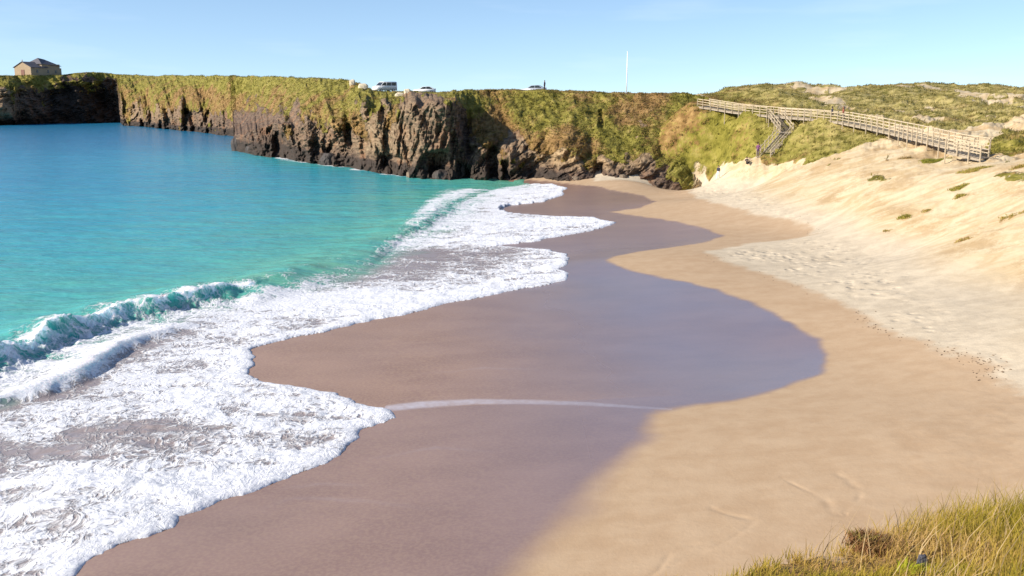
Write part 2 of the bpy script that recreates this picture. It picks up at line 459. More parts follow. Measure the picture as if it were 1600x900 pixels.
# apex sits behind the viewer; narrow the fan so it still covers the view
Xg = Tg * (Yg + BACK)
NR, NC = Yg.shape
X, Y = Xg.ravel(), Yg.ravel()
Zb = ground_base(X, Y)
near = Y < 330

# dune and heath relief on top of the smooth base
hi = sstep(2.6, 5.5, Zb)
isM = sstep(.3, -.3, rbf(X, Y) - mound(X, Y)) * (Y < 30)
hum = fbm2(X * .13, Y * .13, 11, 4); hum2 = fbm2(X * .55, Y * .55, 21, 4)
bare = sd_poly(X, Y, [slope_pt(*p) for p in [(1150, 292), (1250, 262), (1400, 220), (1490, 240)]] + [np.array([52, 80, 0]), np.array([60, 40, 0]), np.array([26, 20, 0]), np.array([21, 42, 0])])
bare = sstep(-2, 2, bare)
farh = sstep(100, 150, Y) * hi
Z = Zb + hi * (1 - isM) * ((hum * .55 + hum2 * .22) * (1 - .55 * bare) + bare * fbm2(X * 1.3, Y * 1.3, 23, 3) * .07 + farh * hum * .9) + (1 - hi) * sstep(1.2, 2.2, Zb) * hum2 * .04
Z = Z + isM * (hum2 * .22)
vslope = hi * (1 - isM) * (1 - bare) * (Y < 150)
Z = Z + vslope * ((ridge2(X * .22, Y * .12, 25, 4) - .62) * .9 + fbm2(X * .9, Y * .9, 27, 3) * .22)

# ---- wet sand, pale dry sand, vegetation masks (all from shapes on the ground)
WETP = [(700, 1000), (800, 930), (850, 875), (905, 825), (955, 762), (1005, 715), (1034, 680), (1030, 650), (1070, 636), (1150, 626), (1230, 606), (1275, 584), (1293, 556), (1280, 530),
        (1240, 503), (1180, 473), (1110, 447), (1040, 432), (980, 419), (948, 406), (985, 396), (1060, 386), (1115, 376), (1131, 368), (1100, 356), (1050, 345), (985, 336), (950, 331),
        (1000, 324), (1028, 315), (1010, 305), (960, 297), (900, 288), (860, 283)]
wet_poly = [pg(*p) for p in WETP] + [np.array([-10, 165, 0]), np.array([-120, 260, 0]), np.array([-400, 200, 0]), np.array([-200, 0, 0]), np.array([-6, 8, 0])]
dw = sd_poly(X, Y, wet_poly)
dw = dw + fbm2(X * .35, Y * .35, 5, 4) * .55 + fbm2(X * .06, Y * .06, 6, 2) * .5
wedge = np.clip(.12 + 1.2 * np.exp(-((X - 6) ** 2 / 40 + (Y - 26) ** 2 / 60)), .12, 2)
wet = sstep(-.25 * wedge * 2 - .1, wedge * 1.6 + .25, dw)
PALEP = [(930, 284), (1060, 291), (1110, 317), (1180, 335), (1255, 350), (1275, 366), (1180, 378), (1095, 394), (1130, 408), (1200, 430), (1280, 460), (1340, 485), (1365, 512), (1405, 526),
         (1480, 546), (1550, 577), (1600, 616), (1750, 700)]
pale_poly = [pg(*p, z0=1.5) for p in PALEP] + [np.array([40, 22, 0]), np.array([200, 20, 0]), np.array([200, 260, 0]), np.array([10, 260, 0])]
dp = sd_poly(X, Y, pale_poly) + fbm2(X * .4, Y * .4, 8, 5, .6) * 1.1
pale = sstep(-.35, .55, dp)
dune = sstep(2.2, 3.6, Zb)
# vegetation
def hit(px, py, y0=30., y1=200.):
    dx, dy, dz = ray(px, py); yy = np.arange(y0, y1, .25); s_ = yy / dy
    g_ = ground_base(dx * s_, yy); k = np.flatnonzero(EYE + dz * s_ <= g_)
    y_ = yy[k[0]] if len(k) else y1
    return at_y(px, py, y_)
VEG1 = [at_y(1000, 149, 190), at_y(1000, 200, 152)] + [hit(*p) for p in [(1000, 276), (1060, 275), (1100, 272), (1118, 266), (1140, 258), (1165, 250), (1190, 252), (1205, 256), (1230, 258), (1270, 250), (1310, 238), (1350, 228), (1392, 217), (1372, 207)]] + \
       [WP[6] + [1, 4, 0], WP[7] + [3, 6, 0], WP[8] + [6, 10, 0], np.array([75, 125, 0]), np.array([130, 150, 0]), np.array([120, 320, 0]), np.array([20, 320, 0])]
dv = sd_poly(X, Y, VEG1)
veg = sstep(-1.0, 1.2, dv + fbm2(X * .25, Y * .25, 31, 4) * 1.6)
# bare blow-outs among the hills behind the boardwalk
sx = (X / np.maximum(Y, 1) * F + 800)
blow = fbm2(X * .09, Y * .05, 41, 4)
blow = blow + fbm2(X * .28, Y * .22, 43, 4, .6) * .9
bmask = sstep(.06 + .14 * sstep(140, 170, Y), .34 + .14 * sstep(140, 170, Y), blow) * sstep(36, 52, X) * sstep(108, 124, Y)
veg = veg * (1 - .78 * bmask)
gap = np.exp(-(((X - 30.5) / 2.5) ** 2 + ((Y - 164) / 5) ** 2)); veg = veg * (1 - gap)
foredune = isM
veg = np.maximum(veg, foredune * sstep(-.4, .25, fbm2(X * .8, Y * .8, 51, 3) + .45))
# green right of the landing
dv2 = sd_poly(X, Y, [hit(*p) for p in [(1543, 244), (1548, 222), (1575, 206), (1640, 196), (1700, 200), (1700, 238), (1620, 236), (1580, 240)]])
veg = np.maximum(veg, sstep(-1.2, .6, dv2 + fbm2(X * .4, Y * .4, 33, 3) * 1.2))
# sparse low growth on the bare dune face
sparse = sstep(.06, .40, fbm2(X * .22 + 3, Y * .14, 61, 5, .6)) * bare * sstep(3.3, 6, Zb) * .62
veg = np.maximum(veg, sparse)
straw = .72 * sstep(30, 46, X) * sstep(95, 125, Y)
# film line left on the wet sand by the last swash
FILM = [pg(*p) for p in [(600, 640), (660, 634), (740, 629), (830, 629), (920, 632), (1000, 637), (1050, 640)]]
fd, fv = line_d(X, Y, FILM, [.45, .55, .45, .36, .28, .2, .1])
FIL2 = [[pg(*p) for p in q] for q in ([(395, 800), (450, 778), (520, 778), (600, 786), (700, 796)], [(430, 765), (500, 755), (590, 760)], [(640, 585), (760, 575), (900, 580)], [(560, 720), (680, 700), (800, 705)])]
film = np.where((X > FILM[0][0]) & (X < FILM[-1][0]), sstep(1.15, .45, np.abs(fd + fv * .3) / np.maximum(fv, .05)), 0) * np.clip(1.05 - (X - FILM[0][0]) / (FILM[-1][0] - FILM[0][0]) * .75, 0, 1)
for fl_ in FIL2:
    d_, v_ = line_d(X, Y, fl_, np.interp(np.linspace(0, 1, len(fl_)), [0, .5, 1], [.0, 1, .0]))
    film = np.maximum(film, .13 * np.exp(-((d_ + .3 * fbm2(X * .5, Y * .5, 77, 3)) / .14) ** 2) * v_)
g0 = pg(500, 580); g1 = pg(1180, 540)
u = ((X - g0[0]) * (g1[0] - g0[0]) + (Y - g0[1]) * (g1[1] - g0[1])) / ((g1[:2] - g0[:2]) ** 2).sum()
gloss = sstep(.1, .9, u) * .8 + .2 * sstep(60, 95, Y) + .1 * fbm2(X * .2, Y * .2, 71, 3)
gloss = np.where(Y > 60, gloss + (.45 - gloss) * sstep(62, 90, Y), gloss)
lowp = sstep(0, 3, fd * -1 * 0 + (FILM[3][1] - Y)); gloss = np.where(Y < FILM[3][1], .55 * sstep(-6, 8, X) + .2, gloss)
gloss = np.clip(gloss, 0, 1)
FOOTP = [pg(*p, z0=1.5) for p in [(1095, 394), (1270, 368), (1380, 400), (1480, 480), (1600, 560), (1600, 620), (1480, 545), (1360, 505), (1280, 458), (1180, 425)]]
foot = sstep(-1, 3, sd_poly(X, Y, FOOTP)) * sstep(-.25, .25, fbm2(X * .2, Y * .2, 81, 3) + .08)
far_foot = [pg(*p, z0=1.5) for p in [(1000, 284), (1120, 284), (1260, 345), (1180, 333), (1100, 312)]]
foot = np.maximum(foot, .7 * sstep(-1, 2, sd_poly(X, Y, far_foot)))
# real pits for the trodden sand and two trails
pits = foot * np.minimum(0, perlin2(X * 1.1, Y * .9, 91)) * .10
Z = Z + pits * (Y > 30)
for tr in [[(1215, 430), (1240, 405), (1300, 388)], [(1330, 462), (1338, 425), (1380, 398)], [(1050, 880), (1100, 858), (1145, 835), (1160, 815), (1130, 790)], [(1310, 800), (1275, 770), (1240, 745)], [(1325, 800), (1330, 770), (1318, 740)], [(1000, 900), (1060, 860), (1090, 850)]]:
    tp = [pg(*p, z0=1.5) for p in tr]
    td, _ = line_d(X, Y, tp, [1] * len(tp))
    Z = Z - .016 * np.exp(-((td + .5 * perlin2(X * .5, Y * .5, 96)) / .10) ** 2) * np.clip(.7 + perlin2(X * 1.7, Y * 1.7, 95), 0, 1.5)

# ---- water
crest_px = [(-330, 640, 1.1), (-150, 575, 1.2), (0, 522, 1.25), (60, 497, 1.25), (130, 477, 1.2), (200, 462, 1.2), (280, 445, 1.25), (340, 433, 1.3), (385, 428, 1.3), (415, 424, 1.15), (450, 419, .85), (500, 406, .65), (560, 384, .55), (610, 362, .5),
            (650, 346, .6), (680, 326, .5), (705, 312, .22), (760, 294, .05), (820, 286, .0)]
cpts = [at_z(a, b, h * .9 + .1) for a, b, h in crest_px]
def smooth_line(pts, vals, step=.8, win=9):
    A = np.array([[p[0], p[1], v] for p, v in zip(pts, vals)])
    A = resample(A, step); k = np.ones(win) / win
    return [r for r in np.stack([np.convolve(np.pad(A[:, j], win // 2, 'edge'), k, 'valid') for j in range(3)], 1)]
CR = smooth_line(cpts, [c[2] for c in crest_px])
wob = [fbm2(np.array([i * .22]), np.array([3.3]), 99, 3)[0] for i in range(len(CR))]
s1, h1 = line_d(X, Y, CR, [c[2] * (1 + .55 * w) for c, w in zip(CR, wob)])
s1 = s1 + fbm2(X * .22, Y * .22, 101, 3) * .5
endfade = sstep(-2, 3, np.minimum(cpts[-1][1] + 4 - Y, 999))
ridge_px = [(-120, 640, .3), (0, 606, .45), (60, 596, .6), (95, 586, .75), (150, 553, .75), (195, 523, .65), (250, 505, .4), (320, 485, .1)]
rpts = [at_z(a, b, .6) for a, b, h in ridge_px]
RR = smooth_line(rpts, [c[2] for c in ridge_px], .5, 7)
s2, h2 = line_d(X, Y, RR, [c[2] for c in RR])
s2 = s2 + fbm2(X * .5, Y * .5, 103, 3) * .5
def breaker(s, h, back, front):
    return h * np.where(s < 0, np.exp(-(s / back) ** 2), 1 - sstep(0, front, s))
unbroken = sstep(cpts[9][0] - 1, cpts[10][0], X) * sstep(cpts[14][0], cpts[13][0], X)
wave = breaker(s1, h1, 3.6, 2.1 + .4 * h1 + 2.0 * unbroken)
wave = wave * (.72 + .34 * fbm2(X * .25, Y * .25, 107, 3))
wave = np.maximum(wave, breaker(s2, h2, 1.4, 1.1) * .62)
open_sea = sstep(1.0, -3.0, s1) * (Y < 400)
big = fbm2((X * .93 + Y * .3) * .05, (Y * .93 - X * .3) * .16, 111, 4)
small = fbm2(X * .35, Y * .6, 121, 3)
lvl = .05 + np.where(s1 < 0, .14 * big + .06 * small, .0)
SHORE = [(30, 1010), (70, 950), (110, 900), (140, 870), (200, 845), (262, 822), (270, 806), (340, 780), (400, 764), (470, 738), (540, 712), (552, 696), (575, 672), (625, 652), (600, 641),
         (560, 629), (520, 615), (480, 603), (440, 598), (402, 592), (382, 586), (396, 572), (402, 556), (392, 546), (430, 535), (500, 520), (560, 505), (640, 490), (700, 474), (770, 462), (840, 449), (878, 438),
         (882, 427), (868, 420), (884, 410), (887, 398), (862, 390), (800, 387), (760, 385), (830, 378), (880, 369), (930, 359), (962, 348), (930, 340), (870, 338), (800, 335), (772, 329), (790, 322), (850, 316), (880, 304), (886, 293), (862, 287),
         (820, 286)]
shore = [pg(*p, z0=.2) for p in SHORE] + [np.array([3, 158, 0]), np.array([-4, 175, 0]), np.array([-60, 300, 0]), np.array([-300, 700, 0]), np.array([-9e3, 9e3, 0]), np.array([-9e3, -60, 0]), np.array([-25, -60, 0]), np.array([-14.5, 10, 0])]
ds = sd_poly(X, Y, shore)
ds = np.where(near, ds, 5)
scal = fbm2(X * .55, Y * .55, 131, 4, .55) * .55 + perlin2(X * .16, Y * .16, 137) * .45
ds = ds + scal * sstep(6, 1, np.abs(ds))
th = np.where(ds > 0, .13 * (1 - np.exp(-ds / .22)), np.maximum(ds * .6, -.35))
sw = sstep(-.5, 1.5, s1) * sstep(-.1, .6, ds)
churn = fbm2(X * .9, Y * .9, 141, 4, .6)
roll = ridge2(X * .22, Y * .45, 145, 3)
th = th + sw * (churn * .10 + (roll - .6) * .12) * sstep(0, 1.2, ds)
zsw = Z - pits + th
lvl = np.where(Y > 330, 0.0, lvl)
a_, b_ = lvl + wave, zsw + .35 * wave
inside = ds > 0
kk = .12
mx = np.maximum(a_, b_); df = np.abs(a_ - b_)
Zw = np.where(inside & (s1 > -4), mx + kk * .25 * np.maximum(0, 1 - df / (2 * kk)) ** 2, np.where(inside, a_, np.minimum(b_, Z - .02 + np.minimum(ds, 0) * .5)))
Zw = np.where(Y > 330, 0.0, Zw)
# roughness of the broken front and a forward lean of the lip
brk = np.clip(sstep(0, 1, 1) * np.where(sx < 445, 1.0, np.where(sx > 640, .8, .0)), 0, 1)
brk = np.where(X < cpts[10][0], sstep(cpts[9][0] + 1.5, cpts[8][0] - 3, X), np.where((X > cpts[13][0]) & (X < cpts[17][0] + 2), .35, 0.0))
front = np.exp(-((s1 - .9) / 1.5) ** 2)
chf = fbm2(X * 1.6, Y * 1.6, 147, 4, .65)
Zw = Zw + brk * front * (churn * .42 + chf * .30) * (h1 > .2) * inside
lip = np.exp(-((s1 + .05) / .75) ** 2) * h1 * .50 * (1 - .7 * unbroken) * (1 + fbm2(X * .5, Y * .5, 149, 2) * 1.2) * inside
Xw = X + lip * .9; Yw = Y - lip * .40
# foam density
foam = np.zeros_like(X)
zone = sstep(.3, 2.2, s1) * inside
foam = zone * .60
for px, py, rx, ry, a in [(620, 402, 9, 6, -.42), (560, 425, 6, 4, -.30), (120, 690, 4.5, 2.2, -.30), (60, 715, 4, 1.4, -.22), (215, 665, 3.5, 1.6, -.22), (20, 770, 2, .8, -.2), (720, 390, 8, 4, -.2), (600, 335, 5, 8, -.2), (660, 372, 5, 5, -.1),
                          (130, 745, 5, 1.5, .25), (330, 755, 4, 1.2, .25), (620, 465, 7, 3, .35), (500, 470, 5, 3, .3), (720, 455, 6, 2, .2), (850, 345, 10, 4, .25), (700, 375, 7, 3, .2), (810, 300, 10, 9, .15), (300, 590, 5, 4, .12), (440, 600, 3, 1.5, -.1), (470, 690, 4, 2, -.05)]:
    q = at_z(px, py, .25)
    foam = foam + zone * a * np.exp(-(((X - q[0]) / rx) ** 2 + ((Y - q[1]) / ry) ** 2))
foam = foam + zone * (.30 * sstep(1.6, .2, ds)) + zone * .25 * (roll - .62)
for ln_, w in [([(300, 610), (318, 640), (345, 655), (420, 668), (500, 672)], .35), ([(0, 800), (120, 752), (250, 755), (330, 770)], .5), ([(330, 590), (420, 640), (560, 650)], .25), ([(640, 480), (760, 440), (870, 415)], .5), ([(650, 385), (760, 362), (930, 348)], .5)]:
    lp = [at_z(*p, .25) for p in ln_]; ld, _ = line_d(X, Y, lp, [1] * len(lp)); foam = foam + zone * .35 * np.exp(-(ld / w) ** 2)
face = np.exp(-((s1 - .6) / 1.1) ** 2) * inside
lace = fbm2(X * .5 + 4, Y * .9, 151, 4, .6)
mixc = sstep(cpts[9][0] + 2.0, cpts[9][0] - 4.0, X + 2.5 * fbm2(X * .35, Y * .35, 153, 3))
foamA = np.maximum(foam * sstep(.8, 2.6, s1), (.36 + .62 * lace) * np.exp(-((s1 - 1.0) / 1.7) ** 2) + .62 * np.exp(-((s1 + .1) / .40) ** 2) * sstep(-.35, .2, lace + .1)) * inside
foamB = np.where(X < cpts[13][0], foam * sstep(1.2, 3.0, s1) + .30 * face * sstep(.15, .5, lace), foam)
foam = foamA * mixc + foamB * (1 - mixc)
mid = (X >= cpts[13][0]) & (Y < 165)
foam = np.where(mid, np.maximum(foam, (.66 + .35 * lace) * np.exp(-((s1 + 1.8) / 2.4) ** 2) * sstep(cpts[13][0], cpts[14][0], X) * (h1 > .05)) * inside, foam)
foam = foam + inside * .55 * np.exp(-((s2 - .0) / .55) ** 2) * (h2 > .25)
foam = foam * (1 - .6 * np.exp(-((s2 - 1.2) / .7) ** 2) * (h2 > .3))
# whitewater along the foot of the cliffs
BASE = [(440, 247), (500, 256), (520, 259), (640, 276), (700, 279.5), (760, 275), (812, 279), (880, 287)]
bp = [at_z(*p, 0) for p in BASE]; bd, _ = line_d(X, Y, bp, [1] * len(bp))
bn = fbm2(X * .18, Y * .18, 161, 3)
foam = np.maximum(foam, .80 * sstep(1.9 + 2.6 * bn, .1, np.abs(bd)) * inside * sstep(-.25, .15, bn))
q = at_z(478, 250, 0); foam = np.maximum(foam, .9 * np.exp(-(((X - q[0]) / 3.6) ** 2 + ((Y - q[1]) / 2.6) ** 2)))
foam = np.clip(foam, 0, 1.15)
foam = np.where(Y > 330, 0, foam)
thin = sstep(2.0, 6.0, s1 + fbm2(X * .3, Y * .3, 167, 3) * 2) * np.where(near, 1, 0) * sstep(.45, .12, wave)
deep = np.clip(-Zb / 6.5, 0, 1) ** .75
deep = np.where(Y > 300, np.maximum(deep, .95), deep)
lift = sstep(.10, .55, wave) * sstep(-1.2, .2, s1)

quads = grid_quads(NR, NC)
mg = M_ground()
ground = np_mesh('ground', np.stack([X, Y, Z], 1), quads, mg,
                 dict(wet=wet, pale=pale, veg=veg, film=film, gloss=gloss, foot=foot, dune=dune, green=.30 * sstep(12, 24, X) + .2 * sstep(30, 36, X), straw=straw))
tag(ground, 'pale sand beach with wet lilac tidal sand and bare cream dunes', 'beach', kind='structure')
# water keeps only the cells that can show
keep = ((ds > -.8) | (Y > 330)).reshape(NR, NC)
kq = keep.ravel()[quads].any(1) & ~((Y[quads[:, 0]] < 60) & (X[quads[:, 0]] > 25))
wq = quads[kq]
used = np.unique(wq); remap = np.full(NR * NC, -1); remap[used] = np.arange(len(used))
Wv = np.stack([Xw, Yw, Zw], 1)[used]
water = np_mesh('water', Wv, remap[wq], M_water(), dict(foam=foam[used], deep=deep[used], thin=thin[used], lift=lift[used]))
tag(water, 'turquoise sea with a breaking wave and white foam on the sand', 'sea', kind='structure')

# a look-up of the finished ground for standing things on it
def gz(x, y):
    j = np.searchsorted(yr, y) - 1; out = []
    for jj in (j, j + 1):
        t = x / (yr[jj] + BACK); out.append(np.interp(t, tc, Z.reshape(NR, NC)[jj]))
    f = (y - yr[j]) / (yr[j + 1] - yr[j])
    return float(out[0] * (1 - f) + out[1] * f)
def on_ground(px, py, y0=28, y1=320):         # march the view ray to the finished ground
    dx, dy, dz = ray(px, py)
    last = None
    for yy in np.concatenate([np.arange(y0, y1, .25)]):
        s = yy / dy; x, z = dx * s, EYE + dz * s
        if z <= gz(x, yy): return np.array([x, yy, gz(x, yy)])
    return np.array([x, yy, gz(x, yy)])

# ------------------------------------------------------------------ headland (lofted cliff)
#      px    Y    sky   setback rockfrac pale
ST = [(-320, 445, 116, 22, .55, .1, 1.2), (-100, 442, 117, 22, .60, .3, 1.2), (0, 440, 118, 22, .60, .7, 1.2), (24, 446, 118, 22, .65, .5, 1.2), (38, 456, 118, 18, .62, .1, 1.2), (60, 459, 118, 14, .72, 0, 1.2), (75, 466, 118, 14, .55, 0, 1.2),
      (105, 470, 117, 14, .80, 0, 1.2), (150, 480, 112.5, 14, .80, 0, 1.2), (186, 492, 115, 10, .9, 0, 1.2), (191, 490, 117, 10, .9, 0, 1.2), (196, 437, 117, 46, .30, .4, 1.9), (225, 424, 117, 48, .26, .4, 1.9), (255, 398, 118, 50, .24, .35, 1.9), (290, 372, 118, 48, .34, .2, 1.9), (340, 336, 119, 36, .30, .1, 1.7),
      (371.5, 316, 119.5, 23, .20, .0, 1.1), (371, 306, 119.5, 33, .20, .0, .46), (369.5, 280, 119.5, 59, .19, .0, .20), (366.5, 236, 119.5, 103, .18, .0, .11), (385, 226, 120, 108, .24, .0, .18), (410, 216, 120, 98, .32, .05, .34), (440, 207, 121, 80, .40, .1, .60), (480, 196, 122, 60, .46, .15, 1.1), (520, 184, 123, 46, .52, .2, 1.5), (545, 180, 125, 40, .54, .2, 1.6), (562, 176, 128, 32, .60, .3, 1.2), (575, 173, 137, 32, .66, .4, 1.2), (590, 169, 142, 31, .70, .45, 1.3), (640, 158, 143.5, 30, .72, .3, 1.3),
      (675, 155, 144, 28, .72, .2, 1.3), (702, 152, 144, 23, .74, .1, 1.3), (713, 155, 142.5, 14, .76, 0, 1.2), (731, 161, 141, 11, .74, .0, 1.2), (746, 158, 141, 14, .48, .2, 1.2), (775, 155, 140, 17, .40, .2, 1.2), (800, 152, 140, 19, .34, .3, 1.15), (840, 149, 140.5, 20, .30, .3, 1.1), (870, 147.5, 142, 21, .34, .9, 1.1), (930, 145, 144, 21, .36, .9, 1.1), (985, 144, 146.5, 20, .28, .6, 1.1), (1040, 143, 146.5, 19, .14, .4, 1.1), (1075, 143, 146, 18, .04, .4, 1.1),
      (1105, 144, 152, 16, .02, .3, 1.1), (1140, 148, 185, 12, .02, .2, 1.1), (1200, 154, 230, 10, .02, .2, 1.1)]
ST = np.array(ST, float)
seg = np.maximum(np.abs(np.diff(ST[:, 0])) * 1.15, np.abs(np.diff(ST[:, 1])) * 1.1)
cum = np.concatenate([[0], np.cumsum(seg)])
ncol = 1500
uu = np.linspace(0, cum[-1], ncol)
S_ = [np.interp(uu, cum, ST[:, k]) for k in range(7)]
ppx, pY, psky, pS, prf, ppale, pex = S_
prf = np.clip(prf * (1 + .75 * fbm2(uu * .012, uu * 0 + 3.7, 401, 3) * sstep(400, 540, ppx) * sstep(300, 250, pY)), .02, .92)
psky = psky + 3.0 * fbm2(uu * .03, uu * 0 + 1.7, 403, 3) * (ppx > 200)
# round the skyline a little
ker = np.ones(9) / 9
psky = np.convolve(np.pad(psky, 4, 'edge'), ker, 'valid'); pS = np.convolve(np.pad(pS, 4, 'edge'), ker, 'valid')
tx = (ppx - 800) / F / 1.008
bx, by = tx * pY, pY
sarc = np.concatenate([[0], np.cumsum(np.hypot(np.diff(bx), np.diff(by)))])
dz_ = [ray(0, p) for p in psky]
kk_ = np.array([-d[2] / d[1] for d in dz_])
ztop = EYE - kk_ * (pY + pS)
nface = 170
fv_ = np.linspace(-.14, 1, nface)
bk = np.concatenate([np.linspace(.6, 14, 22), np.array([18, 24, 32, 45, 60, 80, 105, 140])])
rowsZ, rowsS, rowsF = [], [], []
for f in fv_:
    ff = max(f, 0)
    sr = prf * ztop * .33
    s = np.where(ff < prf, sr * (ff / prf), sr + (pS - sr) * (np.clip((ff - prf) / (1 - prf), 0, 1) ** pex))
    if f < 0: s = s + f * 6
    rowsS.append(s); rowsZ.append(ztop * f if f > 0 else np.full(ncol, f * 16)); rowsF.append(np.full(ncol, f))
for b in bk:
    rowsS.append(pS + b); rowsZ.append(ztop - .012 * b - np.maximum(0, b - 45) * .22); rowsF.append(np.full(ncol, 1 + b / 10))
HS, HZ, HF = np.array(rowsS), np.array(rowsZ), np.array(rowsF)
SA = np.broadcast_to(sarc, HS.shape); PX = np.broadcast_to(ppx, HS.shape); RF = np.broadcast_to(prf, HS.shape)
ang = np.where(PX < 570, R(36), np.where(PX < 700, R(75), R(40)))
qa = SA * np.cos(ang) + HZ * np.sin(ang); qb = -SA * np.sin(ang) + HZ * np.cos(ang)
def tilt(a): return SA * math.cos(a) + HZ * math.sin(a), -SA * math.sin(a) + HZ * math.cos(a)
wq1 = fbm2(SA * .06, HZ * .09, 205, 3) * 6.0; wq2 = fbm2(SA * .05 + 9, HZ * .08, 206, 3) * 3.0
TL = [[q + w for q, w in zip(tilt(R(d)), (wq1, wq2))] for d in (15, 62, 38)]
wm = sstep(560, 600, PX) * (1 - sstep(705, 760, PX)); wr_ = sstep(705, 760, PX); wl_ = 1 - wm - wr_
def layer(seed, along, across, octv=5):
    return sum(w * ridge2(a * along, b * across, seed + 50 * k, octv) for k, (w, (a, b)) in enumerate(zip((wl_, wm, wr_), TL)))
rz = sstep(-.05, .05, HF) * (1 - sstep(0, .22, HF - RF)) * (HF <= 1)
butt = ridge2(SA * .055 + wq2 * .03, HZ * .035, 207, 3)
saw = lambda q: (q - np.floor(q)) ** 1.6
ledge = sum(w * (saw(b * f) + .6 * saw(b * f * 2.7 + .3)) for w, (a, b), f in zip((wl_, wm, wr_), TL, (.42, .24, .30)))
lpatch = sstep(-.25, .25, fbm2(SA * .09, HZ * .12, 208, 3))
crag = (butt - .55) * 4.8 + (layer(201, .05, .19) - .55) * 3.0 + (layer(211, .16, .55, 4) - .55) * 1.5 + (ledge - .6) * 1.05 * lpatch + fbm2(SA * .30, HZ * .30, 213, 4) * 1.3 + (ridge2(SA * .8 + HZ * .4, HZ * .9 - SA * .3, 214, 3) - .55) * .7
gul = fbm2(SA * .045 + HZ * .05, HZ * .075 - SA * .01, 221, 3)            # vertical gullies
soft = fbm2(SA * .12, HS * .12, 231, 4) * 1.5 + (ridge2(SA * .16 + HZ * .12, HZ * .06, 233, 3) - .55) * 1.6
offs = crag * (.22 + .16 * sstep(740, 800, PX) + (.78 - .16 * sstep(740, 800, PX)) * rz) * (HF <= 1.0) * sstep(1.0, .80, HF) + gul * np.where(PX < 580, 6.5, 3.6) * (HF < 1) * sstep(1.02, .8, HF) + soft * 1.1 * (HF < 1)
farscale = np.where(PX < 371, 1.35, 1.0)
offs = offs + (ridge2(SA * .028 + HZ * .02, HZ * .015 + 2, 235, 2) - .6) * 9.0 * sstep(1.02, .55, HF) * sstep(0, .2, HF) * (PX < 600) * (PX > 197)
offs = offs * farscale * np.where(PX > 830, np.clip(1 - (PX - 830) / 500, .55, 1), 1)
offs = offs * sstep(1200, 1120, PX)
jmp = ((PX > 366.6) & (PX < 371.6) & (pY[None] > 236.5) & (pY[None] < 317)) | (np.abs(PX - 371) < 5) & (pY[None] > 300)
jc = np.convolve(np.pad((jmp[0] if jmp.ndim == 2 else jmp).astype(float), 45, 'edge'), np.hanning(91) / np.hanning(91).sum(), 'valid')
jc = np.clip(jc * 2.2, 0, 1)
offs = offs * (1 - .92 * jc)[None]
# sea caves and slots at the foot
for cpx, w, f0, f1, dpt in [(512, 7, .0, .16, 3), (545, 6, .25, .60, 3), (612, 16, .07, .20, 3.5), (683, 15, .05, .30, 4.5), (770, 9, .0, .32, 4.5), (790, 5, .0, .2, 3), (935, 7, .05, .22, 2), (938, 4, .62, .78, 2.2), (296, 5, .30, .70, 4), (299, 10, .0, .34, 5), (440, 9, .1, .25, 2)]:
    offs = offs - dpt * np.exp(-((PX - cpx) / w) ** 4) * sstep(f0 - .05, f0 + .02, HF) * sstep(f1 + .06, f1 - .02, HF) * 1.0
zj = fbm2(SA * .5, HZ * .5, 241, 4) * .55 * (HF < 1) + fbm2(SA * .16, HS * .2, 251, 4) * .45 * (HF > .6)
zj = zj * np.where(HF > 1, np.clip(1.6 - HF * .15, .3, 1), 1)
offs = offs + 4.0 * np.exp(-((PX - 736) / 20) ** 2) * sstep(.62, .34, HF)
HY = pY + HS - offs
HX = tx * HY + fbm2(SA * .8, HZ * .8, 261, 3) * .35
HZ2 = HZ + zj
veg_h = sstep(-.14, .20, HF - RF + fbm2(SA * .10, HZ * .14, 271, 4) * .62 + fbm2(SA * .45, HZ * .5, 272, 3) * .30)
veg_h = veg_h - .28 * sstep(.75, .35, HF) * sstep(-.1, .3, fbm2(SA * .06 + HZ * .08, HZ * .10, 279, 4)) * (PX < 600)
veg_h = veg_h + .15 * (PX < 368) * sstep(.0, .3, fbm2(SA * .07, HZ * .05, 274, 3)) * sstep(.15, .5, HF)
tong = fbm2(SA * .045 + HZ * .03, HZ * .01 + 5, 277, 3)
veg_h = veg_h + .75 * sstep(.02, .30, tong) * sstep(.22, .45, HF) * sstep(480, 560, PX)
veg_h = veg_h - .8 * (PX > 366) * sstep(460, 425, PX) * (ppx[None] > 366) * sstep(10, 6, HZ) * sstep(365, 367, PX) * (pY[None] < 300)
veg_h = veg_h + sstep(1030, 1085, PX) * .8
veg_h = np.where(HF >= 1, 1.0, veg_h)
green = np.maximum(sstep(.62, .92, HF) * (.30 + .35 * sstep(650, 520, PX)), .45 * sstep(940, 1060, PX))
steep_rock = sstep(.3, .9, crag / 3.0) * .25
veg_h = np.clip(veg_h - steep_rock * (HF < .9), 0, 1)
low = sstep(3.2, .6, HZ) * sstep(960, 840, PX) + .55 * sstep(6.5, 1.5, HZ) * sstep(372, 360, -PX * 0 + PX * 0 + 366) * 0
low = low + .50 * np.exp(-((PX - 430) / 75) ** 2) * sstep(11, 4, HZ) + .8 * np.exp(-((PX - 130) / 60) ** 4) * sstep(.95, .7, HF)  # dark rock near the spur; last term paints the far cove's shade
low = low + .4 * np.exp(-((PX - 726) / 20) ** 2) * sstep(1, .8, HF)  # shade on the right-facing gully wall, painted into the rock colour
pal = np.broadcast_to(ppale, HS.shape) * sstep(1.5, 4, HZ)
sandm = np.exp(-((PX - 1100) / 18) ** 2) * sstep(4.2, 1.6, HZ) * 1.0
HV = np.stack([HX, HY, HZ2], -1).reshape(-1, 3)
headland = np_mesh('headland', HV, grid_quads(*HS.shape), M_headland(), dict(veg=veg_h, low=np.clip(low, 0, 1), palea=pal, sandm=sandm, green=green))
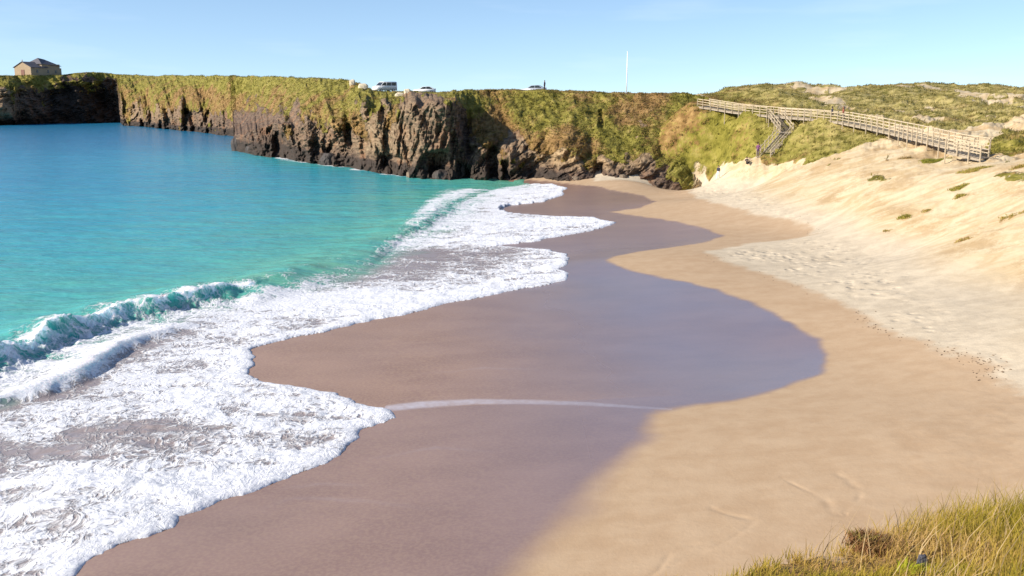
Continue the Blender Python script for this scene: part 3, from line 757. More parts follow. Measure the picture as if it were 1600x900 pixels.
tag(headland, 'rocky headland with craggy brown cliffs under a green heath top', 'headland', kind='structure')
NF = nface
def plateau(px, back):                         # point on the finished headland top, back metres behind the brow
    j = int(np.argmin(np.abs(ppx - px) + (np.abs(uu - uu) if px > 380 else 0)))
    r = NF + int(np.argmin(np.abs(bk - back)))
    return np.array([HX[r, j], HY[r, j], HZ2[r, j]])

# ------------------------------------------------------------------ grass made of blades
def blades(name, P, hgt, wid, lean, tint, mat, per=6, spread=.25, seg=2, seed=1, wind=(.35, .12), extra=None):
    g = np.random.default_rng(seed)
    n = len(P) * per
    base = np.repeat(P, per, 0).astype(float)
    hh = np.repeat(hgt, per) * g.uniform(.55, 1.15, n)
    sp_ = spread * np.repeat(hgt, per)[:, None]
    base[:, :2] += g.normal(0, 1, (n, 2)) * sp_ * .5
    base[:, 2] -= .04
    az = g.uniform(0, 2 * math.pi, n); dirn = np.stack([np.cos(az), np.sin(az)], 1)
    ln_ = hh * lean * g.uniform(.3, 1.3, n)
    bend = dirn * ln_[:, None] + np.array(wind)[None] * hh[:, None]
    sa = g.uniform(0, math.pi, n); side = np.stack([np.cos(sa), np.sin(sa)], 1) * (np.repeat(np.broadcast_to(wid, len(P)), per) * g.uniform(.6, 1.3, n))[:, None] * .5
    L = []
    for k in range(seg + 1):
        f = k / seg
        c = base.copy(); c[:, :2] += bend * f ** 1.8; c[:, 2] += hh * (f - .18 * lean * f * f)
        w = side * (1 - f) ** .7
        if k < seg:
            a = c.copy(); a[:, :2] -= w; b = c.copy(); b[:, :2] += w; L += [a, b]
        else: L.append(c)
    V = np.stack(L, 1); m = V.shape[1]
    idx = np.arange(n)[:, None] * m
    T = []
    for k in range(seg - 1):
        T += [idx + np.array([[2 * k, 2 * k + 1, 2 * k + 3]]), idx + np.array([[2 * k, 2 * k + 3, 2 * k + 2]])]
    T.append(idx + np.array([[2 * seg - 2, 2 * seg - 1, 2 * seg]]))
    tn = np.repeat(np.clip(np.repeat(tint, per) + g.normal(0, .10, n), 0, 1), m)
    at = dict(tint=tn)
    for k, v in (extra or {}).items(): at[k] = np.repeat(np.repeat(v, per), m)
    return np_mesh(name, V.reshape(-1, 3), np.concatenate(T), mat, at, smooth=False)

HEATH = [(0, (.035, .042, .006)), (.3, (.105, .105, .012)), (.55, (.215, .185, .020)), (.75, (.26, .165, .05)), (1, (.36, .27, .11))]
def M_heath():
    t = NT('heath grass'); c, a, b = veg_color(t)
    f = t.attr('tint')
    c = t.mix(t.lin(f, 0, 1, .75, .0), c, (.06, .06, .008)) if False else t.mix(.35, c, t.ramp(f, [(0, (.09, .088, .016)), (.5, (.23, .20, .045)), (1, (.36, .27, .10))]))
    t.set(Base_Color=c, Roughness=.7); t.p.inputs['Specular IOR Level'].default_value = .1
    tr = t.n.new('ShaderNodeBsdfTranslucent'); t.l.new(c, tr.inputs['Color'])
    ms = t.n.new('ShaderNodeMixShader'); ms.inputs[0].default_value = .45
    t.l.new(t.p.outputs[0], ms.inputs[1]); t.l.new(tr.outputs[0], ms.inputs[2]); t.l.new(ms.outputs[0], t.out.inputs[0])
    return t.m
m_heath = M_heath()
# headland turf tufts
vw = (veg_h.reshape(-1) > .55) & (HF.reshape(-1) > .2) & (HF.reshape(-1) < 1.9) & (PX.reshape(-1) > -40) & (PX.reshape(-1) < 1120)
cand = np.flatnonzero(vw)
pick = RNG.choice(cand, 12000, replace=True)
P = HV[pick]; dist = P[:, 1]
nt = fbm2(P[:, 0] * .11, P[:, 2] * .25 + P[:, 1] * .11, 301, 3)
o = blades('headland_grass', P, RNG.uniform(.18, .42, len(P)) * np.clip(dist / 200, .8, 1.6), .16, .9, np.clip(.42 + nt * .75, 0, 1), m_heath, per=5, spread=1.4, seed=3, extra=dict(green=green.reshape(-1)[pick]))
tag(o, 'yellow green heath and bracken covering the top of the headland', 'heath', kind='stuff')
# dune grass
area = np.maximum(Y, 1) ** 2
mk = (veg > .5) & (Y > 80) & (Y < 215) & (X < 120) & (X > 20)
cand = np.flatnonzero(mk); w = area[cand] * Y[cand]; w = w / w.sum()
pick = RNG.choice(cand, 13000, p=w)
P = np.stack([X, Y, Z], 1)[pick]
nt = fbm2(P[:, 0] * .16, P[:, 1] * .16, 311, 3)
o = blades('dune_grass', P, RNG.uniform(.2, .5, len(P)), .11, .8, np.clip(.46 + nt * .7, 0, 1), m_heath, per=6, spread=1.3, seed=4, extra=dict(green=.30 * sstep(12, 24, P[:, 0]) + .2 * sstep(30, 36, P[:, 0]), straw=straw[pick]))
tag(o, 'green and straw coloured marram on the dune hills round the boardwalk', 'dune grass', kind='stuff')
# foreground grass
mk = (isM > .6) & (veg > .5) & (X > .5) & (X < 11) & (Y > 4) & (Y < 14.5)
mk &= (Y < np.where(X > 2.5, 9 + (X - 2.5) * .555, 9 - (2.5 - X) * 1.2) + 1.6)
cand = np.flatnonzero(mk)
pick = RNG.choice(cand, 9500)
P = np.stack([X, Y, Z], 1)[pick]; P[:, :2] += RNG.normal(0, .06, (len(P), 2))
nt = fbm2(P[:, 0] * .6, P[:, 1] * .6, 321, 3)
rt = sstep(3.2, 5.2, P[:, 0])
hg = (.13 + .21 * rt) * RNG.uniform(.7, 1.3, len(P)) * (1 + .3 * nt)
FG = [(0, (.06, .055, .008)), (.28, (.17, .145, .012)), (.5, (.31, .245, .022)), (.74, (.40, .27, .06)), (1, (.46, .29, .13))]
o = blades('foreground_grass', P, hg, .011, .65, np.clip(.52 + nt * .6 - .04 * rt + (1 - rt) * .12, 0, 1), M_blade('long dune grass', FG, .35), per=9, spread=.7, seg=3, seed=5, wind=(.28, .18))
tag(o, 'long yellow green grass on the near dune edge', 'grass', kind='stuff')

# ------------------------------------------------------------------ plants one can count
m_tuft = M_blade('dune tuft', [(0, (.09, .10, .012)), (.4, (.22, .23, .025)), (.7, (.34, .28, .06)), (1, (.42, .26, .10))])
def clump(px, py, wpx, hpx, n, tint, label, hgt=.35):
    c = on_ground(px, py)
    g = np.random.default_rng(int(px))
    rx = wpx / F * c[1] * .5; ry = rx * .9
    P = []
    while len(P) < n:
        a, r = g.uniform(0, 6.283), math.sqrt(g.uniform())
        r *= .75 + .25 * math.sin(3 * a + px)
        x, y = c[0] + math.cos(a) * r * rx, c[1] + math.sin(a) * r * ry
        P.append((x, y, gz(x, y)))
    o = blades('grass_clump', np.array(P), np.full(n, hgt * .75) * g.uniform(.4, 1.2, n), .05, .9, np.clip(g.normal(tint, .15, n), 0, 1), m_tuft, per=7, spread=.9, seed=int(px))
    tag(o, label, 'plant', 'grass clumps on the bare dune')
clump(1460, 252, 56, 20, 420, .42, 'largest bright green clump on bare sand below the boardwalk landing', .4)
clump(1522, 266, 60, 20, 260, .72, 'brownish green clump right of the biggest one, below the landing', .35)
clump(1497, 294, 32, 14, 130, .60, 'olive clump midway down the bare dune face', .35)
clump(1499, 309, 16, 12, 60, .70, 'small olive clump just below the midway clump', .35)
clump(1413, 341, 18, 12, 90, .58, 'lone olive tuft low on the dune face at the left', .35)
clump(1448, 330, 13, 7, 40, .72, 'faint tuft just right of the lone low tuft', .25)
clump(1594, 262, 26, 14, 110, .80, 'brown green clump at the right edge of the dune', .35)
clump(1385, 362, 14, 5, 30, .85, 'faint brown tuft lowest on the dune face', .2)
clump(1580, 338, 46, 10, 90, .85, 'long straggling brown clump near the right edge', .22)
clump(1506, 375, 34, 9, 130, .9, 'sparse brown growth in the middle of the lower dune', .18)

# reddish dry shrub at the tip of the near dune
def near_pt(px, py, y0=4., y1=20.):
    dx, dy, dz = ray(px, py)
    for yy in np.arange(y0, y1, .03):
        s = yy / dy; x, z = dx * s, EYE + dz * s
        if z <= gz(x, yy): return np.array([x, yy, gz(x, yy)])
    yy = 9.3; s = yy / dy; return np.array([dx * s, yy, gz(dx * s, yy)])
m_red = M_blade('dry red shrub', [(0, (.12, .055, .02)), (.35, (.28, .13, .055)), (.7, (.42, .25, .11)), (1, (.30, .27, .05))], .35)
c = near_pt(1366, 832)
sh = empty('dry_shrub', c)
tag(sh, 'rust coloured dry shrub at the tip of the near dune', 'shrub')
g = np.random.default_rng(5)
mbs = MB()
for k in range(9):
    a = k * .7; mbs.tube([(0, 0, -.05), (math.cos(a) * .05, math.sin(a) * .05, .10), (math.cos(a) * .13, math.sin(a) * .10, .2)], [.008, .006, .003], 5)
mbs.build('stem', plain('shrub stem', (.12, .06, .03)), sh)
P = []
for k in range(520):
    v = g.normal(0, 1, 3); v /= np.linalg.norm(v); v *= g.uniform(.55, 1)
    P.append((v[0] * .30, v[1] * .22, .08 + v[2] * .10 - .06 * v[0]))
o = blades('foliage', np.array(P), np.full(520, .10), .011, 1.0, g.uniform(0, 1, 520), m_red, per=5, spread=.5, seed=8); o.parent = sh
PS = []
for k in range(90):
    x_ = g.uniform(3.0, 7.6); y_ = 9 + (x_ - 2.5) * .555 - g.uniform(.0, 3.0); PS.append((x_, y_, gz(x_, y_)))
o = blades('dry_stems', np.array(PS), g.uniform(.35, .62, 90), .012, .5, g.uniform(.55, 1, 90), M_blade('dead stems', [(0, (.16, .09, .04)), (1, (.45, .33, .17))], .2), per=5, spread=.5, seg=3, seed=21, wind=(.45, .2))
tag(o, 'tall dead straw stems standing in the near grass', 'dry stems', kind='stuff')
# dark stone and a yellow leafy plant at the very front
mst = plain('dark stone', (.05, .05, .065), .8, .3, 8, bump=.5)
def rock(name, loc, sx_, sy_, sz_, seed, mat, label, cat='rock', group=None, rz=0.):
    bm = bmesh.new(); bmesh.ops.create_icosphere(bm, subdivisions=4, radius=1)
    V = np.array([v.co for v in bm.verts])
    d = 1 + .28 * fbm2(V[:, 0] * 1.3 + V[:, 2] * .9, V[:, 1] * 1.3 - V[:, 2] * .7, seed, 3) + .10 * ridge2(V[:, 0] * 2.5 + V[:, 2], V[:, 1] * 2.5 + V[:, 2], seed + 9, 3)
    q = np.sign(V) * np.abs(V) ** .75
    for v, a, s in zip(bm.verts, q, d): v.co = Vector((a[0] * s * sx_, a[1] * s * sy_, a[2] * s * sz_))
    me = bpy.data.meshes.new(name); bm.to_mesh(me); bm.free(); me.materials.append(mat)
    o = bpy.data.objects.new(name, me); COL.objects.link(o); o.location = loc; o.rotation_euler = (0, 0, rz)
    tag(o, label, cat, group); return o
c = near_pt(1440, 893)
rock('stone', c + np.array([0, 0, .05]), .045, .04, .10, 3, mst, 'small dark stone poking out of the near grass')
c = near_pt(1424, 897)
gp = empty('leafy_plant', c); tag(gp, 'bright yellow green leafy plant beside the dark stone', 'plant')
P = np.array([(g.normal(0, .06), g.normal(0, .05), g.uniform(0, .06)) for _ in range(40)])
o = blades('foliage', P, np.full(40, .12), .03, .8, np.full(40, .5), M_blade('yellow leaves', [(0, (.2, .25, .01)), (1, (.45, .45, .03))]), per=4, spread=.4, seed=12); o.parent = gp

# ------------------------------------------------------------------ rocks at the cliff foot
mrk = plain('wet dark rock', (.040, .031, .027), .75, .35, 1.2, bump=.8)
mrk2 = plain('brown shore rock', (.17, .125, .085), .85, .3, 1.0, bump=.8)
for px, py, z, sx_, sy_, sz_, mt, lab in [
        (376, 236, 0, 1.6, 2.0, 2.6, mrk, 'dark pointed rock at the seaward tip of the cliff spur'),
        (398, 240, 0, 2.2, 1.8, 1.6, mrk, 'dark rock beside the pointed one at the spur tip'),
        (516, 258, 0, 1.8, 1.6, 1.7, mrk, 'black boulder in the white water below the middle cliff'),
        (654, 277, 0, 1.7, 1.3, 1.0, mrk2, 'low brown rock at the waterline under the cave'),
        (690, 280, 0, 1.5, 1.3, 1.1, mrk, 'dark boulder at the waterline under the big gully'),
        (728, 277, 0, 1.3, 1.2, .8, mrk, 'dark low rock right of the boulder under the gully'),
        (795, 279, .1, 1.2, 1.1, .8, mrk, 'dark rock where the cliff meets the far surf'),
        (900, 282, .7, .8, .7, .45, mrk2, 'small brown boulder on the sand at the cliff foot'),
        (938, 275, 1.0, 1.4, 1.1, 1.2, mrk, 'dark grey boulder leaning on the foot of the cliff by the beach'),
        (975, 280, 1.0, .8, .6, .5, mrk2, 'small rock right of the dark grey boulder'),
        (1037, 276, 1.3, .55, .5, .5, plain('pale stone', (.5, .46, .38), .8, .15, 2), 'pale stone lying below the grassy end of the cliff')]:
    p = at_z(px, py, z)
    rock('boulder', p + np.array([0, .3, sz_ * .25]), sx_, sy_, sz_, int(px), mt, lab, 'rock', 'rocks along the foot of the cliff', rz=px)

# ------------------------------------------------------------------ boardwalk
mw = plain('weathered timber', (.45, .365, .25), .8, .22, 3.5, bump=.2)
mwd = plain('grey timber', (.30, .25, .19), .85, .22, 3.5, bump=.2)
def walkway(root, pts, width, step, gap_left=None, deckmat=mw, steps=False, rails=(.38, .72, 1.08), skip=None, legs=True):
    """deck, railings, posts along a 3-D centre line; skip(i,side) leaves an opening"""
    C = resample(pts, step); n = len(C)
    T = np.gradient(C, axis=0); T[:, 2] = 0; T /= np.linalg.norm(T, axis=1)[:, None]
    N = np.stack([T[:, 1], -T[:, 0], 0 * T[:, 0]], 1)        # right-hand side
    d = MB()
    fine = resample(pts, .30 if steps else .16)
    Tf = np.gradient(fine, axis=0); Tf[:, 2] = 0; Tf /= np.linalg.norm(Tf, axis=1)[:, None]
    Nf = np.stack([Tf[:, 1], -Tf[:, 0], 0 * Tf[:, 0]], 1)
    for p, t_, nn in zip(fine, Tf, Nf):
        d.bar(p - nn * width / 2, p + nn * width / 2, .28 if steps else .14, .05)
    d.build('tread' if steps else 'deck', deckmat, root)
    for sd, nm in ((1, 0), (-1, 1)):
        b = MB()
        for i in range(n - 1):
            b.bar(C[i] + N[i] * sd * (width / 2 - .06) - [0, 0, .17], C[i + 1] + N[i + 1] * sd * (width / 2 - .06) - [0, 0, .17], .07, .20)
        b.build('beam', mwd, root)
        for k, hgt in enumerate(rails):
            nm_ = 'handrail' if k == len(rails) - 1 else 'rail'
            b = None
            for i in range(n - 1):
                if skip and skip(C[i], C[i + 1], sd):
                    if b: b.build(nm_, mw, root); b = None
                    continue
                b = b or MB()
                e = np.array([0, 0, hgt]); xt = (C[i + 1] - C[i]) * .01
                b.bar(C[i] + N[i] * sd * (width / 2 + .02) + e - xt, C[i + 1] + N[i + 1] * sd * (width / 2 + .02) + e + xt, .06, .09 if k == len(rails) - 1 else .07)
            if b: b.build(nm_, mw, root)
        for i in range(n):
            q = C[i] + N[i] * sd * (width / 2 + .10)
            zg = gz(q[0], q[1]) if legs else q[2] - .3
            zb = min(zg - .3, q[2] - .35) if i % 2 == 0 or not legs else q[2] - .28
            b = MB(); b.box(q[0] - .045, q[0] + .045, q[1] - .045, q[1] + .045, max(zb, q[2] - 3.5), q[2] + 1.16)
            b.build('post', mw, root)
    return C, N
bw = empty('boardwalk', WP[5])
tag(bw, 'long pale timber boardwalk with railings winding across the dune', 'boardwalk')
stair_at = at_y(1213, 181, 138)
def bskip(a, b, sd):
    m = (a + b) / 2; return sd == -1 and False
fl1 = [at_y(1211, 182, 137.0), at_y(1229, 205.5, 131.5)]
fl2 = [at_y(1229, 206.5, 131.0), at_y(1193, 247, 124.5)]
def near_stair(a, b, sd):
    m = (a + b) / 2; return np.hypot(m[0] - fl1[0][0], m[1] - fl1[0][1]) < 1.5 and sd == SIDE
SIDE = 1
walkway(bw, WP, 1.9, 1.42, skip=near_stair)
for ch in list(bpy.data.objects):              # keep the children in the thing's own frame
    if ch.parent == bw: ch.matrix_parent_inverse = Matrix.Translation(-Vector(WP[5]))
st = empty('staircase', fl2[1])
tag(st, 'timber staircase turning from the boardwalk down to the beach', 'staircase', 'staircases of the boardwalk')
walkway(st, fl1, 1.5, 1.5, steps=True, deckmat=mwd, rails=(.45, .95))
walkway(st, fl2, 1.6, 1.5, steps=True, deckmat=mwd, rails=(.45, .95))
b = MB(); l = fl2[0]; b.box(l[0] - 1.1, l[0] + 1.1, l[1] - .9, l[1] + 1.1, l[2] - .12, l[2] - .02); b.build('landing', mwd, st)
for ch in list(bpy.data.objects):
    if ch.parent == st: ch.matrix_parent_inverse = Matrix.Translation(-Vector(fl2[1]))
e0 = at_y(1484, 235, 91.6); e1 = at_y(1538, 247, 89.5)
st2 = empty('staircase', e1)
tag(st2, 'short wide staircase down to the sand from the right end of the boardwalk', 'staircase', 'staircases of the boardwalk')
walkway(st2, [e0, e1], 2.0, 1.0, steps=True, deckmat=mwd, rails=(.4, .72, 1.05))
for ch in list(bpy.data.objects):
    if ch.parent == st2: ch.matrix_parent_inverse = Matrix.Translation(-Vector(e1))

# ------------------------------------------------------------------ chapel
mwall = plain('rendered stone wall', (.34, .25, .16), .9, .12, 1.2, bump=.3)
mroof = plain('grey slate roof', (.075, .07, .085), .75, .15, 2.0, bump=.4)
mdoor = plain('brown door', (.16, .06, .035), .6)
c0 = at_y(58, 117.5, 486)
ch = empty('chapel', c0, R(66))
ch.scale = (1.12, 1.12, 1.0)
tag(ch, 'small stone chapel with grey slate roofs on the far headland', 'chapel')
# local x = long axis (away to the right), y = across; the gable with the door looks to -x
z0, z1 = -1.2, 3.0
b = MB(); b.box(-7.2, 8.6, -5.0, 4.8, z0, z1 + .4)
for x in (-7.2, -6.7):
    pass
b.prism([(-5.0, 0), (4.8, 0), (-.1, 2.9)], 0, .01) if False else None
b.build('wall', mwall, ch, .02)
# gable end triangle
b = MB()
g0 = [(-7.2, -5.0, z1 + .4), (-7.2, 4.8, z1 + .4), (-7.2, -.1, 5.9), (-6.7, -5.0, z1 + .4), (-6.7, 4.8, z1 + .4), (-6.7, -.1, 5.9)]
vs = [b.bm.verts.new(p) for p in g0]
for f in ((0, 1, 2), (3, 5, 4), (0, 3, 4, 1), (1, 4, 5, 2), (2, 5, 3, 0)): b.bm.faces.new([vs[i] for i in f])
b.build('gable', mwall, ch)
b = MB()                                       # nave roof: two slabs
for sgn, ye in ((-1, -5.5), (1, 5.3)):
    b.hexa([(-7.5, -.1, 6.0), (1.5, -.1, 6.0), (1.5, ye, z1 + .35), (-7.5, ye, z1 + .35), (-7.5, -.1, 6.22), (1.5, -.1, 6.22), (1.5, ye, z1 + .57), (-7.5, ye, z1 + .57)])
rf = b.build('roof', mroof, ch)
b = MB(); b.box(-1.2, 8.2, -4.6, 4.4, z1 + .41, 5.2); b.build('choir_wall', mwall, ch, .02)
b = MB()                                       # hipped choir roof
e = [(-1.7, -5.1, 5.2), (8.9, -5.1, 4.3), (8.9, 4.9, 4.3), (-1.7, 4.9, 5.2), (1.0, -.1, 8.2), (4.2, -.1, 7.6)]
vs = [b.bm.verts.new(p) for p in e]
for f in ((0, 1, 5, 4), (1, 2, 5), (2, 3, 4, 5), (3, 0, 4), (3, 2, 1, 0)): b.bm.faces.new([vs[i] for i in f])
b.build('roof', mroof, ch)
b = MB(); b.box(-7.33, -7.21, -1.1, .9, z0, 2.4); d = b.build('door', mdoor, ch, .02)
for x in (-4.0, 1.5, 5.5):
    b = MB(); b.box(x - .4, x + .4, -5.09, -5.01, 1.0, 2.4); b.build('window', plain('dark pane', (.03, .03, .04), .2), ch)
b = MB(); b.box(-7.1, -6.9, -.2, 0, 6.2, 7.1); b.box(-7.08, -6.92, -.45, .25, 6.6, 6.78); b.build('cross', mwall, ch)

# ------------------------------------------------------------------ vehicles
mglass = plain('dark glass', (.02, .024, .03), .12, .1, spec=.6)
mtyre = plain('tyre rubber', (.02, .02, .02), .85)
mrim = plain('alloy rim', (.5, .5, .52), .35, metal=.8)
mlamp = plain('lamp lens', (.75, .75, .72), .15); mred = plain('tail lens', (.35, .02, .02), .2)
def vehicle(name, label, cat, loc, rz, paint, L, Wd, H, prof, glass, wheels, wr=.33):
    """prof: side outline (x,z) nose at +x; glass: side window outlines; front and rear screens from pairs"""
    t = empty(name, loc, rz); tag(t, label, cat, 'vehicles parked on the headland')
    b = MB(); b.prism(prof, -Wd / 2, Wd / 2)
    body = b.build('body', paint, t, .07, True)
    for sd in (-1, 1):
        for poly in glass['side']:
            b = MB(); y0 = sd * (Wd / 2 - .01); y1 = sd * (Wd / 2 + .012)
            b.prism(poly, min(y0, y1), max(y0, y1)); b.build('window', mglass, t)
    for nm, (p, q) in (('windscreen', glass['front']), ('rear_window', glass['rear'])):
        p, q = Vector((p[0], 0, p[1])), Vector((q[0], 0, q[1])); dd = (q - p).normalized(); nrm = Vector((dd.z, 0, -dd.x))
        if (nm == 'windscreen') != (nrm.x > 0): nrm = -nrm
        b = MB(); a0, a1 = p + nrm * -.01, q + nrm * -.01; o1 = nrm * .025; hw = Wd / 2 - .14
        b.hexa([a0 + Vector((0, -hw, 0)), a0 + Vector((0, hw, 0)), a1 + Vector((0, hw * .92, 0)), a1 + Vector((0, -hw * .92, 0)),
                a0 + o1 + Vector((0, -hw, 0)), a0 + o1 + Vector((0, hw, 0)), a1 + o1 + Vector((0, hw * .92, 0)), a1 + o1 + Vector((0, -hw * .92, 0))])
        b.build(nm, mglass, t)
    for x in wheels:
        for sd in (-1, 1):
            w = MB(); y0 = sd * (Wd / 2 - .2); y1 = sd * (Wd / 2 + .02)
            w.tube([(x, y0, wr), (x, y1, wr)], wr, 20); wh = w.build('wheel', mtyre, t, .02)
            w = MB(); w.tube([(x, y1, wr), (x, y1 + sd * .012, wr)], wr * .62, 16); w.build('rim', mrim, wh)
    fx = max(p[0] for p in prof); bx_ = min(p[0] for p in prof)
    for sd in (-1, 1):
        b = MB(); b.box(fx - .08, fx + .015, sd * Wd * .36 - .15, sd * Wd * .36 + .15, .62, .78); b.build('headlight', mlamp, t, .02)
        b = MB(); b.box(bx_ - .015, bx_ + .06, sd * Wd * .40 - .1, sd * Wd * .40 + .1, .75, 1.05); b.build('tail_light', mred, t, .02)
    return t
mwhite = plain('white paint', (.80, .80, .80), .3, .02)
msilver = plain('silver blue paint', (.42, .46, .52), .3, .03, metal=.2)
van_prof = [(-2.45, .32), (2.4, .32), (2.45, .75), (2.3, 1.05), (1.55, 1.22), (.75, 1.95), (.45, 2.05), (-2.25, 2.05), (-2.42, 1.9)]
car_prof = [(-2.1, .30), (2.1, .30), (2.15, .65), (2.0, .82), (1.0, .95), (.35, 1.38), (-.9, 1.45), (-1.75, 1.05), (-2.12, .95)]
car_glass = dict(side=[[(.88, .97), (.3, 1.33), (-.25, 1.37), (-.25, .97)], [(-.33, .97), (-.33, 1.37), (-.9, 1.39), (-1.45, 1.06), (-1.4, .97)]], front=((1.0, .96), (.38, 1.36)), rear=((-1.72, 1.07), (-.95, 1.43)))
van_glass = dict(side=[[(1.42, 1.28), (.78, 1.88), (.2, 1.9), (.2, 1.28)], [(.1, 1.28), (.1, 1.9), (-.95, 1.9), (-.95, 1.28)], [(-1.05, 1.28), (-1.05, 1.9), (-2.15, 1.9), (-2.2, 1.28)]], front=((1.52, 1.26), (.78, 1.91)), rear=((-2.44, 1.2), (-2.40, 1.85)))
p = plateau(602, 4); vz = p[2]
vehicle('van', 'white van seen from its front corner on the headland brow', 'van', at_y(601, 143.5, p[1]) * [1, 1, 0] + [0, 0, vz - .1], R(222), mwhite, 4.9, 1.9, 2.05, van_prof, van_glass, (-1.5, 1.45))
p = plateau(662, 4)
vehicle('parked_car', 'white car right of the van on the headland brow', 'car', at_y(663, 143, p[1]) * [1, 1, 0] + [0, 0, p[2] - .25], R(186), mwhite, 4.2, 1.75, 1.45, car_prof, car_glass, (-1.3, 1.35))
p = plateau(835, 5)
vehicle('parked_car', 'silver blue car half hidden behind the middle of the headland brow', 'car', at_y(834, 141, p[1]) * [1, 1, 0] + [0, 0, p[2] - .45], R(170), msilver, 4.2, 1.75, 1.45, car_prof, car_glass, (-1.3, 1.35))
# pale stones by the car park
mps = plain('pale stone block', (.55, .47, .34), .9, .15, 1.5, bump=.4)
for px, w, h, lab in [(553.5, .55, .75, 'upright pale stone block at the left of the car park'), (569, .9, .6, 'low pale stone block between the upright one and the van'), (628, .85, .45, 'pale rounded stone just right of the van'), (639, .6, .5, 'pinkish stone left of the white car')]:
    j = int(np.argmin(np.abs(ppx - px) + 0)); r = NF - 8
    pp = np.array([HX[r, j], HY[r, j], HZ2[r, j]])
    rock('stone_block', pp + np.array([0, 0, h * .4]), w, .5, h, int(px * 3), mps, lab, 'stone', 'pale stones beside the parked vehicles')

# ------------------------------------------------------------------ white mast
p = plateau(977, 3)
mast = empty('flagpole', p); tag(mast, 'tall thin white flagpole standing on the headland', 'flagpole')
top = at_y(980.5, 81, p[1]) - p
b = MB(); b.tube([(0, 0, -.4), tuple(top * .5), tuple(top)], [.085, .07, .05], 10); b.build('pole', plain('white pole paint', (.85, .85, .85), .4, .02), mast, 0, True)
b = MB(); b.tube([(0, 0, -.3), (0, 0, .12)], .2, 12); b.build('base', plain('concrete foot', (.4, .38, .34), .9), mast)
b = MB(); q = Vector(top); b.tube([q, q + Vector((0, 0, .06)), q + Vector((0, 0, .16))], [.055, .085, .03], 10); b.build('finial', plain('finial paint', (.8, .8, .78), .4, .02), mast, 0, True)

